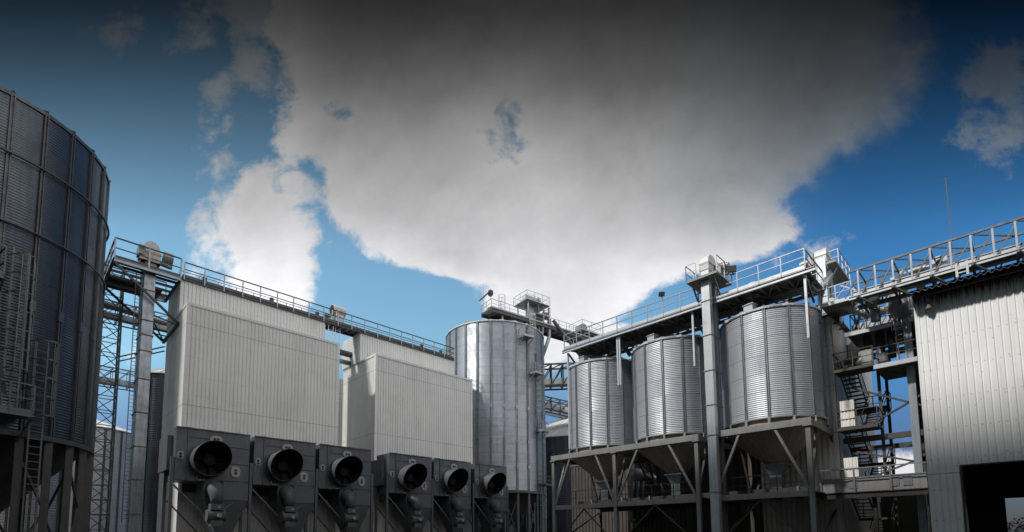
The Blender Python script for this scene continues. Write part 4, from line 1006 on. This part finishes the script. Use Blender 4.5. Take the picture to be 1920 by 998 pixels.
MB().box((36.56, -8, zc0+.02), (36.84, 6.4, zc0+.06)).build('walkway', M['deck'], cb)
mb = MB(); mb.add([(35.8,5.2,zc0+.1),(36.6,5.2,zc0+.1),(36.6,6.0,zc0+.1),(35.8,6.0,zc0+.1),(36.05,5.45,zc0-.5),(36.35,5.45,zc0-.5),(36.35,5.75,zc0-.5),(36.05,5.75,zc0-.5)], [(0,1,5,4),(1,2,6,5),(2,3,7,6),(3,0,4,7)]); mb.build('hopper', M['galv'], cb)
dr = thing('conveyor_drive', 'dusty gearbox and motor sitting on the conveyor inside the lattice bridge', 'drive unit', (36.0, 2.9, zc0+.67))
mb = MB(); mb.box((35.75, 2.0, zc0+.67), (36.45, 2.75, zc0+1.2)); mb.box((35.7, 2.2, zc0+1.2), (36.5, 2.6, zc0+1.3)); mb.build('gearbox', M['white'], dr, auto=.03)
MB().tube((35.68, 2.35, zc0+.95), (35.74, 2.35, zc0+.95), .14, 14).build('shaft_cap', M['steel_dark'], dr)
motor(dr, (36.0, 2.95, zc0+.95), (36.0, 3.6, zc0+.95), .2, M['motor']); mb = MB(); mb.prism([(3.75, zc0+.67), (4.3, zc0+.67), (4.1, zc0+1.1), (3.9, zc0+1.15)], 'x', 35.8, 36.4); mb.build('inlet_box', M['white'], dr)
MB().box((34.86, 4.25, zc0+.35), (34.98, 4.45, zc0+.5)).build('junction_box', M['white'], dr)
lad = thing('bridge_step', 'short white two-runged step frame hanging under the lattice bridge over the shed eave', 'ladder', (34.6, 1.4, zc0-.4))
for y in (1.2, 1.62): bar_part('rail', (34.6, y, zc0-.62), (34.6, y, zc0+.12), .1, .1, M['white'], lad)
for z in (-.1, -.42): bar_part('rung', (34.6, 1.25, zc0+z), (34.6, 1.57, zc0+z), .06, .06, M['white'], lad)
mast('radio_mast', 'tall thin mast rising behind the lattice conveyor bridge at the right', (45.8, 2.28, 17.5), 9.1, .035, M['rust'])

# ================================================================== WHITE SHED at the right
sh = thing('white_shed', 'white ribbed metal shed with black mould streaks under its eave and a dark doorway', 'building', (33, -6, 0))
XW = 33.0; YE = 3.32; YS = -16; dy0, dy1, dz = 2.03, -3.2, 4.9
for nm, a, b_, z0, z1 in (('front_cladding', YE, dy0, 0, 13.95), ('front_cladding', dy0, dy1, dz, 13.95), ('front_cladding', dy1, YS, 0, 13.95)):
    MB().corr((XW, a), (XW, b_), z0, z1, (-1,0), .27, .05, (0,.12,.70,.82)).build(nm, M['clad_r'], sh)
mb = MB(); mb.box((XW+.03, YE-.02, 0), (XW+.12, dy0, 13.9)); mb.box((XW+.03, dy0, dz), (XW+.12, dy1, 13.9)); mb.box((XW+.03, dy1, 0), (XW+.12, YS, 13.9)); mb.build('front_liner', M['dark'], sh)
mb = MB(); mb.prism([(XW, 0), (55, 0), (55, 13.95), (44, 17.4), (XW, 13.95)], 'y', YE-.1, YE-.03); mb.build('end_wall', M['clad_r'], sh)
mb = MB(); mb.prism([(XW, 0), (55, 0), (55, 13.95), (44, 17.4), (XW, 13.95)], 'y', YS, YS+.07); mb.build('end_wall', M['clad_r'], sh)
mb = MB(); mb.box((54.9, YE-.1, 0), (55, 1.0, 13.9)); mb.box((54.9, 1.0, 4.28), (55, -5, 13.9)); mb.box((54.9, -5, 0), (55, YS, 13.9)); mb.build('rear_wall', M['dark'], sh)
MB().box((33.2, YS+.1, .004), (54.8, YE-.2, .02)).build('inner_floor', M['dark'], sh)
mb = MB(); mb.box((XW-.07, YE-.06, 0), (XW-.051, YE+.03, 13.9)); mb.box((XW-.07, YE+.005, 0), (XW+.4, YE+.03, 13.9)); mb.build('corner_trim', M['clad_r'], sh)
mb = MB(); mb.box((XW-.06, dy0-.02, 0), (XW+.14, dy0+.05, dz)); mb.box((XW-.06, dy1, dz), (XW+.14, dy0+.05, dz+.06)); mb.build('door_frame', M['frame_dark'], sh)
# corrugated roof sheets with a wavy eave
def roof_sheet(xe, ze, xr, zr):
    mb = MB(); n = int((YE+.14-YS)/.0338); vs = []
    for i in range(n+1):
        y = YE+.14-i*.0338; h = .055*math.sin(2*math.pi*(i*.0338)/.27)
        for x, z in ((xe, ze), (xr, zr)):
            vs.append((x, y, z+h)); vs.append((x, y, z+h+.02))
    fs = []
    for i in range(n):
        a = 4*i; b = a+4
        fs += [(a, b, b+2, a+2), (a+1, a+3, b+3, b+1), (a, a+1, b+1, b)]
    mb.add(vs, fs); return mb
RO = 1.0
roof_sheet(XW-RO, 14.05-RO*.312+.03, 44, 17.45+.1).build('roof_sheet', M['steel_dark'], sh, smooth=False)
roof_sheet(55+RO, 14.05-RO*.312+.10, 44, 17.45+.1).build('roof_sheet', M['steel_dark'], sh)
MB().box((XW-RO+.3, YE-.02, 13.58), (XW-RO+.37, YS, 13.72)).build('eave_purlin', M['frame_dark'], sh)
ml = thing('wall_lamp', 'small dark bracket lamp under the eave at the corner of the white shed', 'lamp', (32.9, 2.75, 13.1)); MB().path([(32.94, 2.7, 13.55), (32.75, 2.7, 13.6), (32.7, 2.7, 13.3)], .035, 6).build('arm', M['plate'], ml); MB().tube((32.68, 2.7, 12.98), (32.68, 2.7, 13.3), .17, 12, .06).build('shade', M['steel_dark'], ml)
# shrub beyond the far doorway
bush = thing('shrub', 'dark leafy shrub seen through the doorway of the white shed', 'shrub', (60, -.6, 0))
mb = MB()
for i in range(14):
    a = random.uniform(0, 6.28); mb.tube((60, -.8, 0), (60+1.3*math.cos(a), -.8+1.5*math.sin(a), random.uniform(1.4, 3.0)), .05, 5, .015)
mb.build('stem', M['bark'], bush)
mb = MB()
for i in range(1500):
    a = random.uniform(0, 6.28); rr = random.random()**.5*1.9; h = random.uniform(.4, 3.3)*(1-.35*(rr/1.9)**2)+random.uniform(-.2,.3)
    p = Vector((60+rr*math.cos(a), -.8+rr*math.sin(a)*1.1, h)); u = Vector((random.uniform(-1,1), random.uniform(-1,1), random.uniform(-.6,1))).normalized()*.13; v = u.cross(Vector((random.uniform(-1,1), random.uniform(-1,1), 1))).normalized()*.05
    mb.add([p-u, p+v, p+u, p-v], [(0,1,2,3)])
mb.build('foliage', M['leaf'], bush)

# ================================================================== FAR BACKGROUND in the middle gap
sF = make_silo('grain_silo', 'broad far silo with a pale cone roof between the tall silo and the front row', 'silo', (72.1, 55.2), 15.0, 0, 16.6, 48, 0, .3, .02, M['silo_l'], M['stiff_dark'], 7.0, segs=120, sw=.25, sd=.14)
bw = thing('storage_building', 'dark ribbed building standing behind the frames of the right row silos', 'building', (44, 18, 0))
MB().box((43.1, 13.2, 0), (54, 34, 9.0)).build('core', M['dark'], bw); MB().corr((43, 34), (43, 13.1), 0, 9.05, (-1,0), .4, .08).build('front_cladding', M['frame_dark'], bw)
MB().box((42.9, 13.05, 9.05), (54.1, 34.1, 9.15)).build('roof', M['deck'], bw)
wr = thing('storage_building', 'low dark block added beyond the stairs to hide the bright horizon', 'building', (54, 9, 0))  # added dark mass covering the bright horizon under the low conveyor
MB().box((51, 3.6, 0), (58, 16, 5.4)).build('wall', M['frame_dark'], wr); MB().box((50.8, 3.5, 5.4), (58.2, 16.2, 5.55)).build('roof', M['deck'], wr)
wl = thing('storage_building', 'low dark building behind the dryer fans and tall silo legs', 'building', (40, 62, 0))
MB().box((14, 60, 0), (58, 70, 6.5)).build('wall', M['frame_dark'], wl); MB().box((13.8, 59.8, 6.5), (58.2, 70.2, 6.65)).build('roof', M['deck'], wl)
truss_bridge('conveyor_bridge', 'upper dark lattice bridge seen in the gap beside the tall silo', (48, 51.5, 22.2), (64, 35.5, 22.9), 3.0, 2.2, 14, M['steel_dark'], M['roof'], (.2, .9, 1.4), chord=.2, brace=.14)
truss_bridge('conveyor_bridge', 'lower pale-backed lattice bridge seen in the gap beside the tall silo', (54, 59.1, 23.8), (72, 41.1, 17.7), 1.9, 2.0, 18, M['steel_dark'], M['roof'], (.2, .9, 1.3), chord=.18, brace=.12)
truss_bridge('conveyor_bridge', 'lowest railed bridge lying along the far silo roof beside the tall silo', (58, 64, 25.0), (74, 48, 19.5), 1.3, 1.2, 16, M['stiff'], M['galv'], (.1, .3, .8), chord=.12, brace=.08)

# ================================================================== OUTSIDE THE FRAME: concrete elevator added to shade the lower yard
tw_ = thing('added_shade_tower', 'unseen tall concrete elevator added beyond the left edge to shade the yard', 'building', (-18, 36, 0))
for i, y in enumerate((9.5, 15.8, 22.1, 28.4, 34.7, 41.0)):
    mb = MB(); mb.lathe([(3.3, 0), (3.3, 46.5), (3.15, 46.8), (.01, 46.8)], (-13.5, y), 40); mb.build('storage_bin', M['concrete'], tw_, smooth=True)
MB().box((-17, 5.2, 46.8), (-9.9, 45, 52.6)).build('head_house', M['concrete'], tw_); MB().box((-17.3, 4.9, 52.6), (-9.6, 45.4, 53.0)).build('roof', M['concrete'], tw_)

wh = thing('added_light_blocker', 'unseen tall dark ribbed block added behind the viewpoint to cut sky light', 'building', (8, -12, 0))  # added out of view to dim sky light low in the yard
MB().box((-6, -24, 0), (32, -6.1, 20)).build('core', M['frame_dark'], wh); MB().corr((-6, -6), (32, -6), 0, 20, (0,1), .4, .08).build('front_cladding', M['frame_dark'], wh)
MB().box((-6.2, -24.3, 20), (32.3, -5.7, 20.3)).build('roof', M['deck'], wh)

an = thing('added_light_blocker', 'unseen long dark ribbed block added at left to dim the shed foot', 'building', (-14, -4, 0))  # added unseen at left, keeps sky light off the foot of the shed
MB().box((-22, -24, 0), (-7.1, 4.6, 36)).build('core', M['frame_dark'], an); MB().corr((-7, 4.6), (-7, -24), 0, 36, (1,0), .4, .08).build('front_cladding', M['frame_dark'], an)
MB().box((-22.3, -24.3, 36), (-6.8, 4.7, 36.3)).build('roof', M['deck'], an)

# ================================================================== CAMERA
cam = bpy.data.cameras.new('camera'); co = bpy.data.objects.new('camera', cam); COL.objects.link(co); scene.camera = co
pitch, roll = R(5.2), R(.5); s_ = math.sqrt(.5)
f0, r0, u0 = Vector((s_, s_, 0)), Vector((s_, -s_, 0)), Vector((0,0,1))
fw = f0*math.cos(pitch)+u0*math.sin(pitch); u1 = u0*math.cos(pitch)-f0*math.sin(pitch)
rt = r0*math.cos(roll)-u1*math.sin(roll); up = u1*math.cos(roll)+r0*math.sin(roll)
mw = Matrix((rt, up, -fw)).transposed().to_4x4(); mw.translation = Vector((0,0,1.7)); co.matrix_world = mw
cam.sensor_fit = 'HORIZONTAL'; cam.sensor_width = 36; cam.lens = 18.0; cam.shift_y = (918-499)/1920; cam.clip_end = 5000; cam.clip_start = .1

# ================================================================== LIGHT
SUN = Vector((-.965, .262, 0)).normalized(); EL = R(46)
sd = Vector((SUN.x*math.cos(EL), SUN.y*math.cos(EL), math.sin(EL)))
L = bpy.data.lights.new('sun', 'SUN'); L.energy = 3.8; L.angle = R(3.0); L.color = (1, .965, .915)
lo = bpy.data.objects.new('sun', L); COL.objects.link(lo); lo.rotation_euler = sd.to_track_quat('Z', 'Y').to_euler(); lo.location = (-40, 40, 60)

wd = bpy.data.worlds.new('World'); scene.world = wd; wd.use_nodes = True; nt = wd.node_tree; t = NT(nt)
bg = nt.nodes['Background']
sky = t.n('ShaderNodeTexSky', sky_type='NISHITA'); sky.sun_disc = False; sky.sun_elevation = EL; sky.sun_rotation = math.atan2(SUN.x, SUN.y)
sky.altitude = 100; sky.air_density = 1.0; sky.dust_density = .6; sky.ozone_density = 3.0
dirv = t.n('ShaderNodeTexCoord').outputs['Generated']
def dot(v):
    q = t.n('ShaderNodeVectorMath', operation='DOT_PRODUCT'); t.l(dirv, q.inputs[0]); q.inputs[1].default_value = v; return q.outputs['Value']
df, dr_, dz_ = dot(tuple(f0)), dot(tuple(r0)), dot((0,0,1))
dfc = t.m('MAXIMUM', df, .08)
u = t.m('DIVIDE', dr_, dfc); v = t.m('DIVIDE', dz_, dfc)
cv = t.n('ShaderNodeCombineXYZ'); t.l(u, cv.inputs[0]); t.l(v, cv.inputs[1]); uv = cv.outputs[0]
n1 = t.noise(uv, 3.4, 9, .60, .25); n2 = t.noise(uv, 15, 8, .64, .2); n3 = t.noise(uv, 2.0, 5, .55)
def offs(vec, o):
    q = t.n('ShaderNodeVectorMath', operation='ADD'); t.l(vec, q.inputs[0]); q.inputs[1].default_value = o; return q.outputs[0]
nb1 = t.noise(uv, 5.0, 7, .56, .4); nb2 = t.noise(offs(uv, (-.030, .018, 0)), 5.0, 7, .56, .4)
nc1 = t.noise(uv, 15, 6, .58, .4); nc2 = t.noise(offs(uv, (-.010, .006, 0)), 15, 6, .58, .4)
relief = t.m('ADD', t.m('MULTIPLY', t.m('SUBTRACT', nb1, nb2), .34), t.m('MULTIPLY', t.m('SUBTRACT', nc1, nc2), .16))
nw = t.noise(t.scale(uv, (1.0, .8, 1)), 7, 9, .64, .4)
def curve(inp, pts, lo, hi, olo, ohi):
    """piecewise curve inp -> value, via a Float Curve node"""
    q = t.n('ShaderNodeMapRange'); t.l(inp, q.inputs[0])
    for i, x in enumerate((lo, hi, 0, 1)): q.inputs[i+1].default_value = x
    fc = t.n('ShaderNodeFloatCurve'); c = fc.mapping.curves[0]
    P = sorted([((a-lo)/(hi-lo), (b-olo)/(ohi-olo)) for a, b in pts])
    P = [p for p in P if 0 <= p[0] <= 1]
    while len(c.points) < len(P): c.points.new(.5, .5)
    for i, p in enumerate(P): c.points[i].location = p; c.points[i].handle_type = 'AUTO_CLAMPED'
    fc.mapping.update(); t.l(q.outputs[0], fc.inputs['Value'])
    return t.m('ADD', t.m('MULTIPLY', fc.outputs[0], ohi-olo), olo)
UL = [(.3,-.03),(.391,-.03),(.458,-.045),(.505,-.056),(.536,-.181),(.574,-.28),(.632,-.346),(.702,-.403),(.785,-.466),(.857,-.48),(.953,-.46),(1.052,-.486),(1.19,-.519),(1.3,-.52)]
UR = [(.3,.15),(.389,.207),(.444,.262),(.533,.406),(.583,.545),(.635,.586),(.669,.577),(.716,.613),(.774,.683),(.827,.776),(.892,.837),(.989,.89),(1.063,.89),(1.177,.848),(1.3,.8)]
uL = curve(v, UL, .3, 1.3, -.6, .95); uR = curve(v, UR, .3, 1.3, -.6, .95)
sdm = t.m('MINIMUM', t.m('SUBTRACT', u, uL), t.m('SUBTRACT', uR, u))
sdm = t.m('MINIMUM', sdm, t.m('SUBTRACT', v, .33))
def blob(bu, bv, ru, rv):
    a = t.m('DIVIDE', t.m('SUBTRACT', u, bu), ru); b = t.m('DIVIDE', t.m('SUBTRACT', v, bv), rv)
    d = t.m('SQRT', t.m('ADD', t.m('MULTIPLY', a, a), t.m('MULTIPLY', b, b)))
    return t.m('MULTIPLY', t.m('SUBTRACT', 1, d), min(ru, rv))
B = [(-.505,.705,.10,.075),(-.525,.635,.125,.11),(-.485,.545,.105,.12),(.20,.40,.12,.05),(.74,.13,.10,.03)]
W = [(-.57,.74,.05,.04),(-.45,.70,.07,.06),(-.595,.79,.05,.06),(-.62,.845,.035,.05),(-.62,.945,.035,.06),(-.548,1.0,.05,.055),(-.67,1.09,.07,.06),(-.54,1.13,.15,.07),
     (1.03,.965,.11,.075),(1.05,.835,.13,.065),(-.85,1.08,.07,.05),(.86,1.1,.05,.08),(-.77,.36,.05,.05),(.60,.597,.03,.016),(.555,.60,.04,.03)]
for b in B: sdm = t.m('MAXIMUM', sdm, blob(*b))
for b in [(.0,.865,.022,.042),(-.35,.885,.014,.012),(-.425,.77,.04,.03),(-.40,.735,.03,.04)]:
    sdm = t.m('MINIMUM', sdm, t.m('MULTIPLY', blob(*b), -1))
sdw = blob(*W[0])
for b in W[1:]: sdw = t.m('MAXIMUM', sdw, blob(*b))
nn = t.m('ADD', t.m('MULTIPLY', t.m('SUBTRACT', n1, .48), .26), t.m('MULTIPLY', t.m('SUBTRACT', n2, .49), .13))
sdn = t.m('ADD', sdm, nn)
soft = t.ss(u, .25, .8)
dense = t.ss(t.m('ADD', sdn, t.m('MULTIPLY', soft, .02)), -.012, .036)
fr = t.m('ADD', t.m('MULTIPLY', t.m('SUBTRACT', n1, .5), .26), t.m('ADD', t.m('MULTIPLY', t.m('SUBTRACT', n2, .5), .20), t.m('MULTIPLY', t.m('SUBTRACT', nw, .5), .06)))
sv = t.m('MULTIPLY', soft, t.ss(v, .6, .75))
dense2 = t.ss(t.m('ADD', sdn, .012), -.05, .12)
dense = t.m('ADD', t.m('MULTIPLY', dense, t.m('SUBTRACT', 1, sv)), t.m('MULTIPLY', dense2, sv))
thin = t.m('MULTIPLY', t.ss(t.m('ADD', sdm, t.m('ADD', fr, .015)), 0, .13), .45)
wisp = t.m('MULTIPLY', t.ss(t.m('ADD', sdw, fr), -.012, .06), t.ss(v, .7, 1.0, .9, .62))
mask = t.m('MAXIMUM', dense, t.m('MAXIMUM', thin, wisp))
# sky behind the camera: bright broken cloud added as fill for the dryer fronts
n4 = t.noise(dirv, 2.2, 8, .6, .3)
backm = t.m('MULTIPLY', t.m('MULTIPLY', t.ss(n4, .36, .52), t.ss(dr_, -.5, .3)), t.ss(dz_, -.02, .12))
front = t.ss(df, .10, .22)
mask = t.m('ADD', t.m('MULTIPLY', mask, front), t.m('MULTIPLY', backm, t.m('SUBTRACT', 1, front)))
# cloud body: bright sunlit towers low down, darkening overhead put into the colour
body = curve(v, [(.0,.62),(.3,.76),(.42,.82),(.52,.78),(.58,.66),(.64,.53),(.72,.42),(.80,.32),(.88,.205),(.95,.122),(1.02,.078),(1.08,.05),(1.147,.03),(1.3,.025)], 0, 1.3, 0, 1)
tex = t.m('ADD', .86, t.m('ADD', t.m('MULTIPLY', t.m('SUBTRACT', n3, .38), 1.0), relief))
thick = t.m('MULTIPLY', t.ss(u, .2, .8), t.ss(v, .58, .74))
body = t.m('MULTIPLY', body, t.m('SUBTRACT', 1.0, t.m('MULTIPLY', thick, .48)))
body = t.m('MULTIPLY', body, t.ss(u, -.46, -.38, 1.25, 1.0))
body = t.m('MULTIPLY', body, t.m('MULTIPLY', tex, t.ss(sdn, 0, .22, 1.12, .97)))
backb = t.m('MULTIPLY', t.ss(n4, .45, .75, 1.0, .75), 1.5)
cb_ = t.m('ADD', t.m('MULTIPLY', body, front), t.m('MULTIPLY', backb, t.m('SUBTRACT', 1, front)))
ccol = t.mix(front, (1.03, 1.0, .96), t.mix(t.ss(v, .5, .95), (1.0, 1.0, 1.03), (1.0, .99, .985)))
ccol = t.mix(t.m('MULTIPLY', thick, front), ccol, (.86, .99, 1.12))
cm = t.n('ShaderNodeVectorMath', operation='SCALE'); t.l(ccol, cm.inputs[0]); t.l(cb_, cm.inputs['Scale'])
# clear sky: nishita, deepened overhead
deep = curve(v, [(0,.22),(.1,.36),(.2,.72),(.3,1.1),(.42,1.6),(.52,1.6),(.6,1.5),(.7,1.1),(.85,.6),(1.0,.25),(1.08,.145),(1.147,.08),(1.3,.06)], 0, 1.3, 0, 3)
deep = t.m('ADD', t.m('MULTIPLY', t.m('MULTIPLY', deep, t.ss(u, .1, .75, 1.0, .62)), front), t.m('MULTIPLY', t.m('SUBTRACT', 1, front), 1.0))
SKYS = .12
hs = t.n('ShaderNodeHueSaturation'); hs.inputs['Saturation'].default_value = 1.15; t.l(sky.outputs[0], hs.inputs['Color'])
sm = t.n('ShaderNodeVectorMath', operation='SCALE'); tint = t.mix(t.ss(v, .12, .4), (.80, .84, 1.12), t.mix(t.ss(u, .1, .75), (1.45, 1.38, 1.0), (.50, .98, 1.12)))
t.l(t.mix(1.0, hs.outputs[0], tint, 'MULTIPLY'), sm.inputs[0]); t.l(deep, sm.inputs['Scale'])
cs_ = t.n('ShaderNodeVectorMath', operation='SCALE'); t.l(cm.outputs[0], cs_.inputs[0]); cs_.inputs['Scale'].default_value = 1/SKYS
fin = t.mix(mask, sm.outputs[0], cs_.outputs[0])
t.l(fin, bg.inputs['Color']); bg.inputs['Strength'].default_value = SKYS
wd.cycles.sampling_method = 'MANUAL'; wd.cycles.sample_map_resolution = 512

vs_ = scene.view_settings; vs_.view_transform = 'Standard'; vs_.look = 'None'; vs_.exposure = 0; vs_.gamma = 1; vs_.use_curve_mapping = False
scene.render.resolution_x, scene.render.resolution_y = 1024, 532
scene.cycles.max_bounces = 6; scene.cycles.use_denoising = True
